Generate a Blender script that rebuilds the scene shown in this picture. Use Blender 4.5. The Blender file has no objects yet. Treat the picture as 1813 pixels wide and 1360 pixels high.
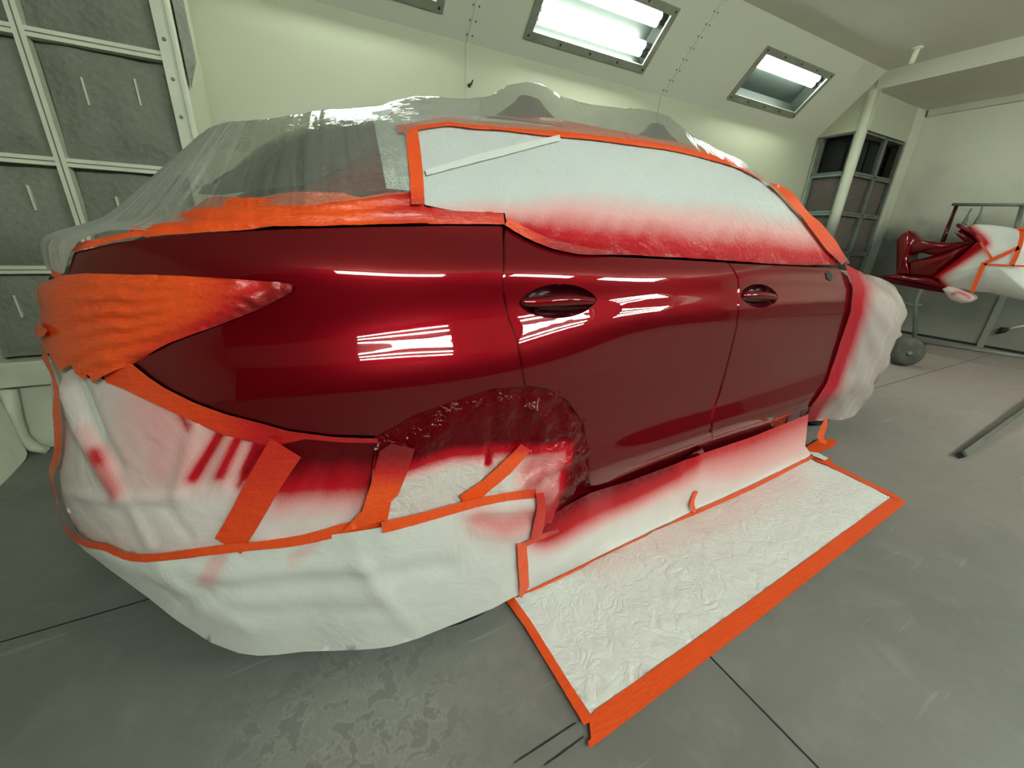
import bpy, math, random
import numpy as np
from mathutils import Vector, Matrix
from mathutils.bvhtree import BVHTree
from mathutils.geometry import delaunay_2d_cdt
random.seed(7); rng = np.random.default_rng(7)
C = bpy.context.scene.collection
# ------------------------------------------------------------------ camera calibration
F_PX, CX, CY, CAM_H = 697.0, 906.5, 680.0, 1.12
AX = np.array([0.8847996, -0.13266119, 0.44668858]); AY = np.array([-0.46429068, -0.33234627, 0.82096292]); AZ = np.array([0.03954537, -0.933781, -0.3556532])
ROT = np.array([AX, AY, AZ]); EYE = np.array([0, 0, CAM_H])
def ray(px, py):
    d = ROT @ np.array([px - CX, py - CY, F_PX]); return d / np.linalg.norm(d)
def on_axis(px, py, ax, val):
    d = ray(px, py); return EYE + d * ((val - EYE[ax]) / d[ax])
cam_d = bpy.data.cameras.new('camera'); cam = bpy.data.objects.new('camera', cam_d); C.objects.link(cam)
cam_d.sensor_width = 36; cam_d.lens = F_PX * 36 / 1813; cam_d.clip_start = .02
mw = Matrix.Identity(4)
for r in range(3):
    mw[r][0] = ROT[r][0]; mw[r][1] = -ROT[r][1]; mw[r][2] = -ROT[r][2]; mw[r][3] = EYE[r]
cam.matrix_world = mw; bpy.context.scene.camera = cam
vs = bpy.context.scene.view_settings; vs.view_transform = 'Standard'; vs.look = 'None'; vs.exposure = 0.0
# ------------------------------------------------------------------ materials
class NT:
    def __init__(s, name):
        s.m = bpy.data.materials.new(name); s.m.use_nodes = True; s.t = s.m.node_tree; s.t.nodes.clear()
        s.out = s.n('ShaderNodeOutputMaterial')
    def n(s, typ, **kw):
        nd = s.t.nodes.new(typ)
        for k, v in kw.items():
            if k.startswith('i_'):
                key = k[2:]; key = int(key) if key.isdigit() else key.replace('_', ' ')
                nd.inputs[key].default_value = v
            else: setattr(nd, k, v)
        return nd
    def l(s, a, b): s.t.links.new(a, b)
    def surf(s, sh): s.l(sh, s.out.inputs['Surface']); return s.m
    def noise(s, scale, detail=4, vec=None, rough=.55, dist=0):
        nd = s.n('ShaderNodeTexNoise'); nd.inputs['Scale'].default_value = scale; nd.inputs['Detail'].default_value = detail
        nd.inputs['Roughness'].default_value = rough; nd.inputs['Distortion'].default_value = dist
        if vec is not None: s.l(vec, nd.inputs['Vector'])
        return nd.outputs['Fac']
    def ramp(s, fac, stops):
        r = s.n('ShaderNodeValToRGB'); e = r.color_ramp.elements
        while len(e) < len(stops): e.new(.5)
        for el, (p, c) in zip(e, stops):
            el.position = p; el.color = (c, c, c, 1) if not hasattr(c, '__len__') else (*c, 1)
        s.l(fac, r.inputs['Fac']); return r.outputs['Color']
    def math(s, op, a, b=None, clamp=False):
        nd = s.n('ShaderNodeMath', operation=op, use_clamp=clamp)
        for i, v in enumerate((a, b)):
            if v is None: continue
            if isinstance(v, (int, float)): nd.inputs[i].default_value = v
            else: s.l(v, nd.inputs[i])
        return nd.outputs[0]
    def mix(s, fac, a, b):
        nd = s.n('ShaderNodeMix', data_type='RGBA')
        for key, v in (('Factor', fac), ('A', a), ('B', b)):
            i = {'Factor': 0, 'A': 6, 'B': 7}[key]
            if isinstance(v, (int, float)): nd.inputs[i].default_value = v
            elif hasattr(v, '__len__'): nd.inputs[i].default_value = (*v, 1)
            else: s.l(v, nd.inputs[i])
        return nd.outputs[2]
    def bump(s, h, strength, dist=.01):
        b = s.n('ShaderNodeBump'); b.inputs['Strength'].default_value = strength; b.inputs['Distance'].default_value = dist
        s.l(h, b.inputs['Height']); return b.outputs['Normal']
    def obj(s): return s.n('ShaderNodeTexCoord').outputs['Object']
    def geo(s): return s.n('ShaderNodeNewGeometry').outputs['Position']
    def attr(s, name): return s.n('ShaderNodeAttribute', attribute_name=name)
    def sep(s, v):
        nd = s.n('ShaderNodeSeparateXYZ'); s.l(v, nd.inputs[0]); return nd.outputs
    def mapv(s, v, sc, rot=(0, 0, 0)):
        nd = s.n('ShaderNodeMapping'); nd.inputs['Scale'].default_value = sc; nd.inputs['Rotation'].default_value = rot; s.l(v, nd.inputs[0]); return nd.outputs[0]
    def bsdf(s, col, rough=.5, normal=None, metal=0., coat=0., coat_rough=.03, spec=.5, sheen=0):
        p = s.n('ShaderNodeBsdfPrincipled')
        for key, v in (('Base Color', col), ('Roughness', rough), ('Metallic', metal), ('Coat Weight', coat), ('Coat Roughness', coat_rough), ('Specular IOR Level', spec)):
            if isinstance(v, (int, float)): p.inputs[key].default_value = v
            elif hasattr(v, '__len__'): p.inputs[key].default_value = (*v, 1)
            else: s.l(v, p.inputs[key])
        if normal is not None: s.l(normal, p.inputs['Normal'])
        return p.outputs[0]

def m_plain(name, col, rough=.5, metal=0., bump=0., bscale=40., var=0., coat=0.):
    t = NT(name); o = t.obj(); c = col
    if var: c = t.mix(t.ramp(t.noise(bscale * .2, 5, o), [(.3, 0.), (.7, 1.)]), tuple(x * (1 - var) for x in col), tuple(min(1, x * (1 + var)) for x in col))
    nm = t.bump(t.noise(bscale, 5, o), bump) if bump else None
    return t.surf(t.bsdf(c, rough, nm, metal, coat))

WALLC = (.465, .475, .345)
def m_wall(name, col=WALLC, grime=.12, spray=None, axis_lo=0, axis_hi=2):
    t = NT(name); g = t.geo(); s = t.sep(g)
    c = t.mix(t.math('MULTIPLY', t.ramp(t.noise(.8, 6, g), [(.35, 0.), (.75, 1.)]), grime), col, tuple(x * .55 for x in col))
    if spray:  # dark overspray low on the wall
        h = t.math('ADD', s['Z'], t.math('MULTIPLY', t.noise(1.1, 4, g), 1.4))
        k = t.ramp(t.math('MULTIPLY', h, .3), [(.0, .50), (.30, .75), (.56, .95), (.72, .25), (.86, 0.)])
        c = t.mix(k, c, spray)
    return t.surf(t.bsdf(c, .62, t.bump(t.noise(60, 3, g), .05), coat=.15, coat_rough=.25))
M = {}
M['wall'] = m_wall('cream_wall'); M['slope'] = m_wall('slope_panel_paint', (.60, .60, .49)); M['ceil'] = m_wall('ceiling_paint', (.70, .69, .60), .3)
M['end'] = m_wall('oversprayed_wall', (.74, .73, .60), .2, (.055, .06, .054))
M['wall_front'] = m_wall('dark_reflection_wall', (.05, .048, .042), .3)  # unseen wall, coloured nearly black so the car paint reflects dark
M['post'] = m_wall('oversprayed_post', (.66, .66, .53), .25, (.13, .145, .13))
M['white_frame'] = m_plain('cream_frame_paint', (.66, .68, .54), .45, var=.12, bscale=20)
M['frame_dirty'] = m_plain('dusty_frame', (.13, .145, .125), .6, var=.3, bscale=20)
M['frame_teal'] = m_plain('teal_filter_edge', (.16, .24, .205), .6, var=.3, bscale=20)
M['dark_hole'] = m_plain('dark_opening', (.012, .013, .012), .7)
M['grey_metal'] = m_plain('grey_metal', (.16, .16, .14), .5, .4, var=.25, bscale=30)
M['light_frame'] = m_plain('light_frame_metal', (.30, .32, .25), .45, .4, var=.2, bscale=30)
M['screw'] = m_plain('dark_screw', (.05, .05, .045), .5, .5)
M['dusty'] = m_plain('dusty_rubber', (.075, .075, .062), .9, var=.35, bscale=60, bump=.3)
M['rubber'] = m_plain('tyre_rubber', (.022, .024, .022), .7, var=.3, bscale=40, bump=.2)
M['bundle'] = m_plain('dark_bundle', (.018, .02, .02), .7, var=.3, bscale=20)
M['under'] = m_plain('dark_body_shell', (.012, .004, .004), .5)
M['glass'] = m_plain('dark_tinted_glass', (.045, .055, .06), .12, coat=.4)
def m_filter(name, dark, light):
    t = NT(name); o = t.geo()
    a = t.noise(45, 6, o, .7); b = t.noise(5, 4, o)
    c = t.mix(t.math('ADD', t.math('MULTIPLY', a, .6), t.math('MULTIPLY', b, .4)), dark, light)
    v = t.n('ShaderNodeTexVoronoi'); v.inputs['Scale'].default_value = 30; t.l(o, v.inputs['Vector'])
    return t.surf(t.bsdf(c, .95, t.bump(t.math('ADD', a, v.outputs['Distance']), .6, .01)))
M['filter'] = m_filter('fibrous_filter', (.12, .122, .098), (.33, .33, .265))
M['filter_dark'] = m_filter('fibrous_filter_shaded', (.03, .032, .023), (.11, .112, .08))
M['filter_pink'] = m_filter('paint_loaded_filter', (.065, .058, .052), (.17, .135, .12))
# ---- car paint: candy red under clear coat
def m_paint(name, scale=1.):
    t = NT(name); o = t.geo()
    fl = t.noise(900, 2, o)
    c = t.mix(fl, (.10 * scale, .0006, .003), (.19 * scale, .0012, .006))
    return t.surf(t.bsdf(c, .40, None, .55, .85, .012, spec=0.))
M['paint'] = m_paint('candy_red_paint'); M['paint_dark'] = m_paint('candy_red_paint_darker', .45)
RED = (.46, .006, .013); DRED = (.13, .002, .005)
def m_paper(name, base=(.66, .685, .65), fold=.16, crinkle=0., gloss=.0):
    """masking paper; attribute 'spray' is how much red paint has landed on it"""
    t = NT(name); o = t.geo(); sp = t.attr('spray').outputs['Fac']
    grain = t.noise(420, 2, o, .7)
    k = t.math('ADD', sp, t.math('MULTIPLY', t.math('MULTIPLY', t.math('SUBTRACT', grain, .5), .9), t.math('MULTIPLY', sp, t.math('SUBTRACT', 1., sp))), True)
    cl = t.ramp(k, [(0, base), (.30, (.70, .34, .33)), (.58, RED), (.80, (.32, .003, .009)), (1., (.085, .001, .003))])
    cl = t.mix(t.math('MULTIPLY', t.math('MULTIPLY', t.noise(7, 4, o), .22), t.math('SUBTRACT', 1., t.math('MINIMUM', t.math('MULTIPLY', sp, 1.6), 1.))), cl, (.33, .36, .33))
    h = t.math('MULTIPLY', t.noise(6, 5, o, .5, 1.5), 1.)
    nm = t.bump(h, fold, .03)
    if crinkle:
        w = t.noise(9, 3, o, .5, 0.); ad = t.n('ShaderNodeVectorMath', operation='ADD'); t.l(o, ad.inputs[0])
        nv = t.n('ShaderNodeTexNoise'); nv.inputs['Scale'].default_value = 7; t.l(o, nv.inputs['Vector'])
        sc = t.n('ShaderNodeVectorMath', operation='SCALE'); sc.inputs['Scale'].default_value = .16; t.l(nv.outputs['Color'], sc.inputs[0]); t.l(sc.outputs[0], ad.inputs[1])
        v1 = t.n('ShaderNodeTexVoronoi', feature='DISTANCE_TO_EDGE'); v1.inputs['Scale'].default_value = 11; t.l(ad.outputs[0], v1.inputs['Vector'])
        v2 = t.n('ShaderNodeTexVoronoi', feature='DISTANCE_TO_EDGE'); v2.inputs['Scale'].default_value = 34; t.l(ad.outputs[0], v2.inputs['Vector'])
        rg = t.math('ABSOLUTE', t.math('SUBTRACT', t.noise(14, 4, o, .55, .8), .5)); hh = t.math('ADD', t.math('MULTIPLY', t.math('POWER', rg, .6), 2.2), t.math('MULTIPLY', t.math('POWER', v1.outputs['Distance'], .5), .45))
        hh = t.math('ADD', hh, t.math('MULTIPLY', t.math('POWER', v2.outputs['Distance'], .5), .3))
        hh = t.math('ADD', hh, t.math('MULTIPLY', t.noise(30, 4, o, .6, 1.), .7))
        b2 = t.n('ShaderNodeBump'); b2.inputs['Strength'].default_value = crinkle; b2.inputs['Distance'].default_value = .012; t.l(hh, b2.inputs['Height']); t.l(nm, b2.inputs['Normal']); nm = b2.outputs[0]
    rough = t.math('SUBTRACT', .55 - gloss * .3, t.math('MULTIPLY', sp, .30))
    return t.surf(t.bsdf(cl, rough, nm, 0., 0., .10, spec=t.math('SUBTRACT', .4, t.math('MULTIPLY', sp, .2))))
M['paper'] = m_paper('masking_paper'); M['paper_crinkle'] = m_paper('crinkled_masking_paper', (.76, .775, .745), .15, .36)
M['paper_plastic'] = m_paper('oversprayed_masking_plastic', (.62, .60, .56), .25, .3, .6)
M['paper_window'] = m_paper('window_masking_paper', (.55, .585, .575), .16, .2, .2)
def m_tape(name):
    t = NT(name); o = t.geo(); sp = t.attr('spray').outputs['Fac']
    c = t.mix(t.math('MULTIPLY', t.noise(14, 4, o), .35), (.84, .088, .008), (.64, .042, .004))
    c = t.mix(t.math('MINIMUM', t.math('MULTIPLY', sp, 2.), 1.), c, (.50, .008, .008))
    c = t.mix(t.math('MAXIMUM', t.math('SUBTRACT', t.math('MULTIPLY', sp, 2.), 1.), 0.), c, (.14, .002, .004))
    w = t.attr('sw').outputs['Vector']
    return t.surf(t.bsdf(c, .38, t.bump(t.math('ADD', t.noise(60, 4, o), t.noise(12, 5, t.mapv(w, (1.6, 10., 1)), .6, 1.)), .28, .012), 0., .25, .15))
M['tape'] = m_tape('orange_masking_tape')
def m_film(name, milk=.5, red=False, streak=(20., 1.6, 1.), white=(.80, .82, .75)):
    t = NT(name); o = t.geo(); w = t.attr('sw').outputs['Vector']; sp = t.attr('spray').outputs['Fac']
    st = t.noise(1., 2.5, t.mapv(w, streak), .5, .6); big = t.noise(1., 3, t.mapv(w, (streak[0] * .25, streak[1] * .8, 1)), .5, .8)
    fine = t.noise(28, 4, o, .6, 1.)
    nm = t.bump(t.math('ADD', t.math('ADD', t.math('MULTIPLY', big, 1.2), st), t.math('MULTIPLY', fine, .25)), .6, .02)
    col = white
    if red: col = t.mix(t.math('MINIMUM', t.math('MULTIPLY', sp, 1.3), 1.), white, (.52, .02, .035))
    d = t.n('ShaderNodeBsdfDiffuse'); t.l(nm, d.inputs['Normal'])
    tl = t.n('ShaderNodeBsdfTranslucent'); t.l(nm, tl.inputs['Normal'])
    for q in (d, tl):
        if hasattr(col, '__len__'): q.inputs['Color'].default_value = (*col, 1)
        else: t.l(col, q.inputs['Color'])
    dm = t.n('ShaderNodeMixShader'); dm.inputs[0].default_value = .35; t.l(d.outputs[0], dm.inputs[1]); t.l(tl.outputs[0], dm.inputs[2])
    gl = t.n('ShaderNodeBsdfGlossy'); gl.inputs['Roughness'].default_value = .10; t.l(nm, gl.inputs['Normal'])
    tr = t.n('ShaderNodeBsdfTransparent'); tr.inputs['Color'].default_value = (.93, .95, .92, 1)
    a = t.n('ShaderNodeMixShader')
    k = t.math('ADD', milk, t.math('MULTIPLY', t.math('SUBTRACT', st, .5), .28), True)
    k = t.math('ADD', k, t.math('MULTIPLY', t.attr('milk').outputs['Fac'], .78), True)
    if red: k = t.math('ADD', k, t.math('MULTIPLY', sp, .5), True)
    t.l(k, a.inputs[0]); t.l(tr.outputs[0], a.inputs[1]); t.l(dm.outputs[0], a.inputs[2])
    fr = t.n('ShaderNodeFresnel'); fr.inputs['IOR'].default_value = 1.45; t.l(nm, fr.inputs['Normal'])
    b = t.n('ShaderNodeMixShader'); t.l(t.math('MULTIPLY', fr.outputs[0], .55), b.inputs[0]); t.l(a.outputs[0], b.inputs[1]); t.l(gl.outputs[0], b.inputs[2])
    return t.surf(b.outputs[0])
M['film'] = m_film('clear_plastic_film', .15)
M['film_front'] = m_film('hazy_plastic_film', .62, True, (9., 1.2, 1.), (.78, .72, .68))
def m_emit(name, col, s):
    t = NT(name); e = t.n('ShaderNodeEmission'); e.inputs['Color'].default_value = (*col, 1); e.inputs['Strength'].default_value = s
    return t.surf(e.outputs[0])
M['tube'] = m_emit('lit_fluorescent_tube', (1., .97, .99), 50.); M['tube_near'] = m_emit('lit_fluorescent_tube_near', (1., .97, .99), 112.)
def m_lens(name):
    t = NT(name); tr = t.n('ShaderNodeBsdfTransparent'); tr.inputs['Color'].default_value = (.86, .92, .86, 1)
    g = t.n('ShaderNodeBsdfGlossy'); g.inputs['Roughness'].default_value = .1
    mx = t.n('ShaderNodeMixShader'); mx.inputs[0].default_value = .04; t.l(tr.outputs[0], mx.inputs[1]); t.l(g.outputs[0], mx.inputs[2])
    return t.surf(mx.outputs[0])
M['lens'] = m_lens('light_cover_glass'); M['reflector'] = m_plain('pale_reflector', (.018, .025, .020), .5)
def m_floor():
    t = NT('painted_concrete_floor'); g = t.geo(); s = t.sep(g)
    n1 = t.noise(1.3, 6, g, .6); n2 = t.noise(9, 6, g, .65, .5)
    c = t.mix(t.ramp(n1, [(.3, 0.), (.7, 1.)]), (.145, .142, .130), (.215, .21, .19))
    c = t.mix(t.math('MULTIPLY', t.ramp(n2, [(.52, 0.), (.72, 1.)]), .35), c, (.28, .275, .255))
    # pinkish settled overspray toward the far end
    far = t.ramp(t.math('MULTIPLY', t.math('SUBTRACT', t.math('ADD', s['X'], t.math('MULTIPLY', t.noise(1.2, 4, g), 1.6)), 2.6), .28), [(0, 0.), (1., 1.)])
    c = t.mix(t.math('MULTIPLY', far, .75), c, (.33, .255, .23))
    # worn flaking patch near the rear of the car
    dv = t.n('ShaderNodeVectorMath', operation='DISTANCE'); t.l(g, dv.inputs[0]); dv.inputs[1].default_value = (-.02, .62, 0)
    dd = t.math('ADD', dv.outputs['Value'], t.math('MULTIPLY', t.math('SUBTRACT', t.noise(6, 4, g), .5), .5))
    msk = t.ramp(dd, [(.12, 1.), (.40, 0.)])
    fl = t.ramp(t.noise(17, 7, g, .68, .35), [(.45, 0.), (.49, 1.), (.53, .35), (.60, .55)])
    c = t.mix(t.math('MULTIPLY', t.math('MULTIPLY', msk, fl), .5), c, (.36, .355, .32))
    # scuffs and fine scratches
    sc = t.ramp(t.noise(2.2, 3, t.mapv(g, (1., 14., 1.), (0, 0, .6)), .5, .6), [(.66, 0.), (.72, 1.)])
    c = t.mix(t.math('MULTIPLY', sc, .35), c, (.34, .335, .31))
    sk = t.ramp(t.noise(70, 3, g, .5), [(.74, 0.), (.80, 1.)])
    c = t.mix(t.math('MULTIPLY', sk, .35), c, (.05, .05, .045))
    ht = t.math('ADD', t.math('MULTIPLY', n2, .5), t.math('MULTIPLY', msk, t.math('MULTIPLY', fl, .6)))
    return t.surf(t.bsdf(c, t.ramp(n2, [(.3, .42), (.7, .62)]), t.bump(ht, .12, .01)))
M['floor'] = m_floor()
# ------------------------------------------------------------------ object helpers
def tag(o, label, cat, group=None, kind=None):
    if label: o['label'] = label
    if cat: o['category'] = cat
    if group: o['group'] = group
    if kind: o['kind'] = kind
    return o
def empty(name, loc, label, cat, group=None):
    o = bpy.data.objects.new(name, None); C.objects.link(o); o.location = loc; o.empty_display_size = .05
    return tag(o, label, cat, group)
def mesh_obj(name, verts, faces, mat, parent=None, smooth=True, normals=None, attrs=None, origin=None):
    me = bpy.data.meshes.new(name); org = np.array(parent.location if parent and parent.type == 'EMPTY' else (0, 0, 0), float)
    if parent is not None and parent.type == 'MESH': org = np.array(parent.get('_org', (0, 0, 0)), float)
    if parent is None and origin is not None: org = np.array(origin, float)
    me.from_pydata([tuple(np.asarray(v, float) - org) for v in verts], [], [list(map(int, f)) for f in faces]); me.update()
    if smooth: me.polygons.foreach_set('use_smooth', [True] * len(me.polygons))
    if normals is not None: me.normals_split_custom_set_from_vertices([tuple(n) for n in normals])
    for k, a in (attrs or {}).items():
        a = np.asarray(a, float)
        if a.ndim == 1: at = me.attributes.new(k, 'FLOAT', 'POINT'); at.data.foreach_set('value', a.ravel())
        else: at = me.attributes.new(k, 'FLOAT_VECTOR', 'POINT'); at.data.foreach_set('vector', a.ravel())
    me.materials.append(M[mat] if isinstance(mat, str) else mat)
    o = bpy.data.objects.new(name, me); C.objects.link(o)
    if parent: o.parent = parent; ORG[o.name] = org
    elif origin is not None: o.location = org
    return o
ORG = {}
class MB:
    def __init__(s): s.v = []; s.f = []
    def box(s, lo, hi, bev=0.):
        x0, y0, z0 = lo; x1, y1, z1 = hi; b = len(s.v)
        s.v += [(x0, y0, z0), (x1, y0, z0), (x1, y1, z0), (x0, y1, z0), (x0, y0, z1), (x1, y0, z1), (x1, y1, z1), (x0, y1, z1)]
        s.f += [[b + i for i in q] for q in ((3, 2, 1, 0), (4, 5, 6, 7), (0, 1, 5, 4), (1, 2, 6, 5), (2, 3, 7, 6), (3, 0, 4, 7))]
        return s
    def tube(s, pts, r, n=10, cap=True):
        pts = [np.array(p, float) for p in pts]; rr = r if hasattr(r, '__len__') else [r] * len(pts); b = len(s.v)
        for i, p in enumerate(pts):
            d = pts[min(i + 1, len(pts) - 1)] - pts[max(i - 1, 0)]; d /= np.linalg.norm(d) + 1e-9
            up = np.array([0, 0, 1.]) if abs(d[2]) < .9 else np.array([1., 0, 0]); a = np.cross(d, up); a /= np.linalg.norm(a); c = np.cross(d, a)
            for k in range(n):
                th = 2 * math.pi * k / n; s.v.append(tuple(p + rr[i] * (math.cos(th) * a + math.sin(th) * c)))
        for i in range(len(pts) - 1):
            for k in range(n): s.f.append([b + i * n + k, b + i * n + (k + 1) % n, b + (i + 1) * n + (k + 1) % n, b + (i + 1) * n + k])
        if cap: s.f.append([b + k for k in range(n)][::-1]); s.f.append([b + (len(pts) - 1) * n + k for k in range(n)])
        return s
    def prism(s, poly, d):  # extrude 3D polygon along vector d
        b = len(s.v); n = len(poly); d = np.array(d, float)
        s.v += [tuple(p) for p in poly] + [tuple(np.array(p) + d) for p in poly]
        s.f += [[b + i for i in range(n)], [b + n + i for i in range(n)][::-1]]
        s.f += [[b + i, b + n + i, b + n + (i + 1) % n, b + (i + 1) % n] for i in range(n)]
        return s
    def lathe(s, prof, c, axis, n=28):  # prof (r, h) along axis
        c = np.array(c, float); ax = np.array(axis, float); ax /= np.linalg.norm(ax); up = np.array([0, 0, 1.]) if abs(ax[2]) < .9 else np.array([1., 0, 0])
        a = np.cross(ax, up); a /= np.linalg.norm(a); q = np.cross(ax, a); b = len(s.v); m = len(prof)
        for r, h in prof:
            for k in range(n): th = 2 * math.pi * k / n; s.v.append(tuple(c + ax * h + r * (math.cos(th) * a + math.sin(th) * q)))
        for i in range(m - 1):
            for k in range(n): s.f.append([b + i * n + k, b + i * n + (k + 1) % n, b + (i + 1) * n + (k + 1) % n, b + (i + 1) * n + k])
        s.f.append([b + k for k in range(n)]); s.f.append([b + (m - 1) * n + k for k in range(n)][::-1])
        return s
    def build(s, name, mat, parent=None, smooth=False, bevel=0., origin=None):
        o = mesh_obj(name, s.v, s.f, mat, parent, smooth, origin=origin)
        me = o.data; import bmesh
        bm = bmesh.new(); bm.from_mesh(me); bmesh.ops.recalc_face_normals(bm, faces=bm.faces); bm.to_mesh(me); bm.free()
        if bevel:
            md = o.modifiers.new('bevel', 'BEVEL'); md.width = bevel; md.segments = 2; md.limit_method = 'ANGLE'
        return o
def sub(o, name, mb, mat, smooth=False, bevel=0.):
    """sub-part of a part: same origin as its parent part"""
    org = ORG.get(o.name, np.zeros(3)); q = MB(); q.v = [tuple(np.array(v) - org) for v in mb.v]; q.f = mb.f
    c = q.build(name, mat, None, smooth, bevel); c.parent = o; ORG[c.name] = org; return c
def struct(o, ): o['kind'] = 'structure'; return o
# ------------------------------------------------------------------ splines
def nat_spline(x, y, xq):
    x = np.asarray(x, float); y = np.asarray(y, float); xq = np.asarray(xq, float); n = len(x)
    h = np.diff(x); A = np.eye(n); r = np.zeros((n,) + y.shape[1:])
    for i in range(1, n - 1):
        A[i, i - 1] = h[i - 1]; A[i, i] = 2 * (h[i - 1] + h[i]); A[i, i + 1] = h[i]
        r[i] = 6 * ((y[i + 1] - y[i]) / h[i] - (y[i] - y[i - 1]) / h[i - 1])
    m = np.linalg.solve(A, r.reshape(n, -1)).reshape(r.shape)
    k = np.clip(np.searchsorted(x, xq) - 1, 0, n - 2); t = xq - x[k]; hk = h[k]
    if y.ndim > 1: t = t[:, None]; hk = hk[:, None]
    return y[k] + t * ((y[k + 1] - y[k]) / hk - hk * (2 * m[k] + m[k + 1]) / 6) + t ** 2 * m[k] / 2 + t ** 3 * (m[k + 1] - m[k]) / (6 * hk)
# ------------------------------------------------------------------ car frame
PSI = math.radians(2.5); CO = np.array([.30, .82, 0.]); EU = np.array([math.cos(PSI), math.sin(PSI), 0]); EV = np.array([math.sin(PSI), -math.cos(PSI), 0])
def W3(u, v, z): return CO + EU * u + EV * v + np.array([0, 0, z])
def on_side(px, py, v=0.):
    d = ray(px, py); t = np.dot(CO + EV * v - EYE, EV) / np.dot(d, EV); P = EYE + t * d; return np.dot(P - CO, EU), P[2]
BASE = np.array([(3.56, -.9), (3.53, -.62), (3.42, -.36), (3.2, -.19), (2.95, -.075), (2.65, -.005), (2.3, 0), (1.8, 0), (1.2, 0), (.6, 0), (.1, 0), (-.2, -.018), (-.4, -.068), (-.55, -.143), (-.655, -.235), (-.737, -.352), (-.796, -.515), (-.830, -.7), (-.842, -.9)])
_d = np.r_[0, np.cumsum(np.hypot(*np.diff(BASE, axis=0).T))]; A0 = _d[10]; _a = _d - A0
def base_pt(a):
    p = nat_spline(_a, BASE, a); q = nat_spline(_a, BASE, np.asarray(a) + 1e-3) - p; q /= np.linalg.norm(q, axis=1)[:, None]
    return p, np.c_[-q[:, 1] * 1., q[:, 0]] * -1.
_p, _n = base_pt(np.array([0.])); NS = 1. if _n[0][1] > 0 else -1.
DOOR = [(-.075, .14), (-.046, .300), (-.012, .395), (-.036, .49), (-.046, .63), (-.042, .75), (-.0395, .80), (-.041, .885), (-.0660, .955), (-.0815, 1.012), (-.108, 1.062), (-.13, 1.11), (-.20, 1.25), (-.275, 1.38), (-.325, 1.445), (-.40, 1.485), (-.62, 1.515), (-.9, 1.53)]
QTR = [(0, .02), (0, .30), (-.006, .42), (-.016, .55), (-.013, .68), (-.002, .77), (-.0045, .81), (-.0245, .87), (-.0548, .955), (-.0665, 1.03), (-.115, 1.11), (-.135, 1.15), (-.20, 1.25), (-.275, 1.34), (-.325, 1.39), (-.4, 1.415), (-.62, 1.435), (-.9, 1.44)]
def bl(a, b, t): return [(x0 + (x1 - x0) * t, z0 + (z1 - z0) * t) for (x0, z0), (x1, z1) in zip(a, b)]
RQ = [(0, .02), (.01, .30), (.01, .42), (.005, .55), (0, .66), (0, .775), (-.001, .80), (-.018, .86), (-.040, .93), (-.055, 1.035), (-.088, 1.095), (-.12, 1.13), (-.205, 1.20), (-.29, 1.27), (-.34, 1.30), (-.40, 1.325), (-.54, 1.345), (-.75, 1.35)]
CN = [(.03, .10), (.06, .32), (.072, .42), (.066, .55), (.048, .66), (.024, .775), (.018, .80), (.004, .86), (-.012, .93), (-.024, .985), (-.06, 1.075), (-.11, 1.10), (-.25, 1.165), (-.38, 1.24), (-.44, 1.27), (-.49, 1.29), (-.56, 1.31), (-.63, 1.32)]
RC = [(.04, .12), (.07, .33), (.08, .42), (.075, .55), (.055, .66), (.03, .775), (.022, .80), (.006, .86), (-.012, .93), (-.02, .985), (-.05, 1.065), (-.11, 1.09), (-.27, 1.16), (-.41, 1.23), (-.47, 1.26), (-.50, 1.275), (-.54, 1.29), (-.58, 1.30)]
DF = [(-.075, .14), (-.046, .300), (-.012, .395), (-.036, .49), (-.046, .63), (-.042, .75), (-.0395, .79), (-.040, .875), (-.064, .94), (-.079, .99), (-.106, 1.04), (-.12, 1.075), (-.155, 1.14), (-.20, 1.22), (-.235, 1.28), (-.33, 1.34), (-.6, 1.40), (-.9, 1.42)]
DF[11] = (-.152, 1.145); DF[12] = (-.198, 1.228); DF[13] = (-.234, 1.288)
DF[14] = (-.33, 1.285); DF[15] = (-.40, 1.295); DF[16] = (-.6, 1.30); DF[17] = (-.9, 1.30); DF[13] = (-.234, 1.268)
AP = [(-.12, .16), (-.055, .300), (-.012, .395), (-.030, .49), (-.038, .63), (-.034, .75), (-.032, .79), (-.032, .84), (-.045, .90), (-.066, .95), (-.09, 1.0), (-.11, 1.02), (-.15, 1.035), (-.20, 1.05), (-.25, 1.06), (-.33, 1.075), (-.6, 1.11), (-.9, 1.12)]
FN = [(-.03, .14), (-.01, .30), (.0, .40), (.005, .50), (.008, .62), (.005, .70), (.0, .75), (-.01, .80), (-.035, .85), (-.07, .885), (-.12, .92), (-.16, .94), (-.22, .955), (-.28, .965), (-.34, .97), (-.42, .98), (-.6, 1.0), (-.9, 1.01)]
FC = [(-.05, .16), (-.02, .30), (.0, .40), (.0, .48), (.0, .56), (-.01, .62), (-.02, .66), (-.04, .70), (-.07, .74), (-.1, .77), (-.14, .80), (-.18, .82), (-.22, .84), (-.28, .86), (-.34, .87), (-.42, .88), (-.5, .89), (-.6, .90)]
def ua(u): return .1 - u
COLS = [(_a[0], FC), (_a[2], FC), (_a[4], FN), (ua(2.65), FN), (ua(2.2), AP), (ua(1.85), DF), (ua(1.45), bl(DOOR, DF, .25)), (ua(1.0), DOOR), (ua(.62), bl(DOOR, QTR, .12)), (ua(.36), bl(DOOR, QTR, .62)), (ua(.1), QTR), (ua(-.1), bl(QTR, RQ, .15)), (.50, RQ), (.66, bl(RQ, CN, .5)), (.83, CN), (1.12, bl(CN, RC, .6)), (_a[-1], RC)]
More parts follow.
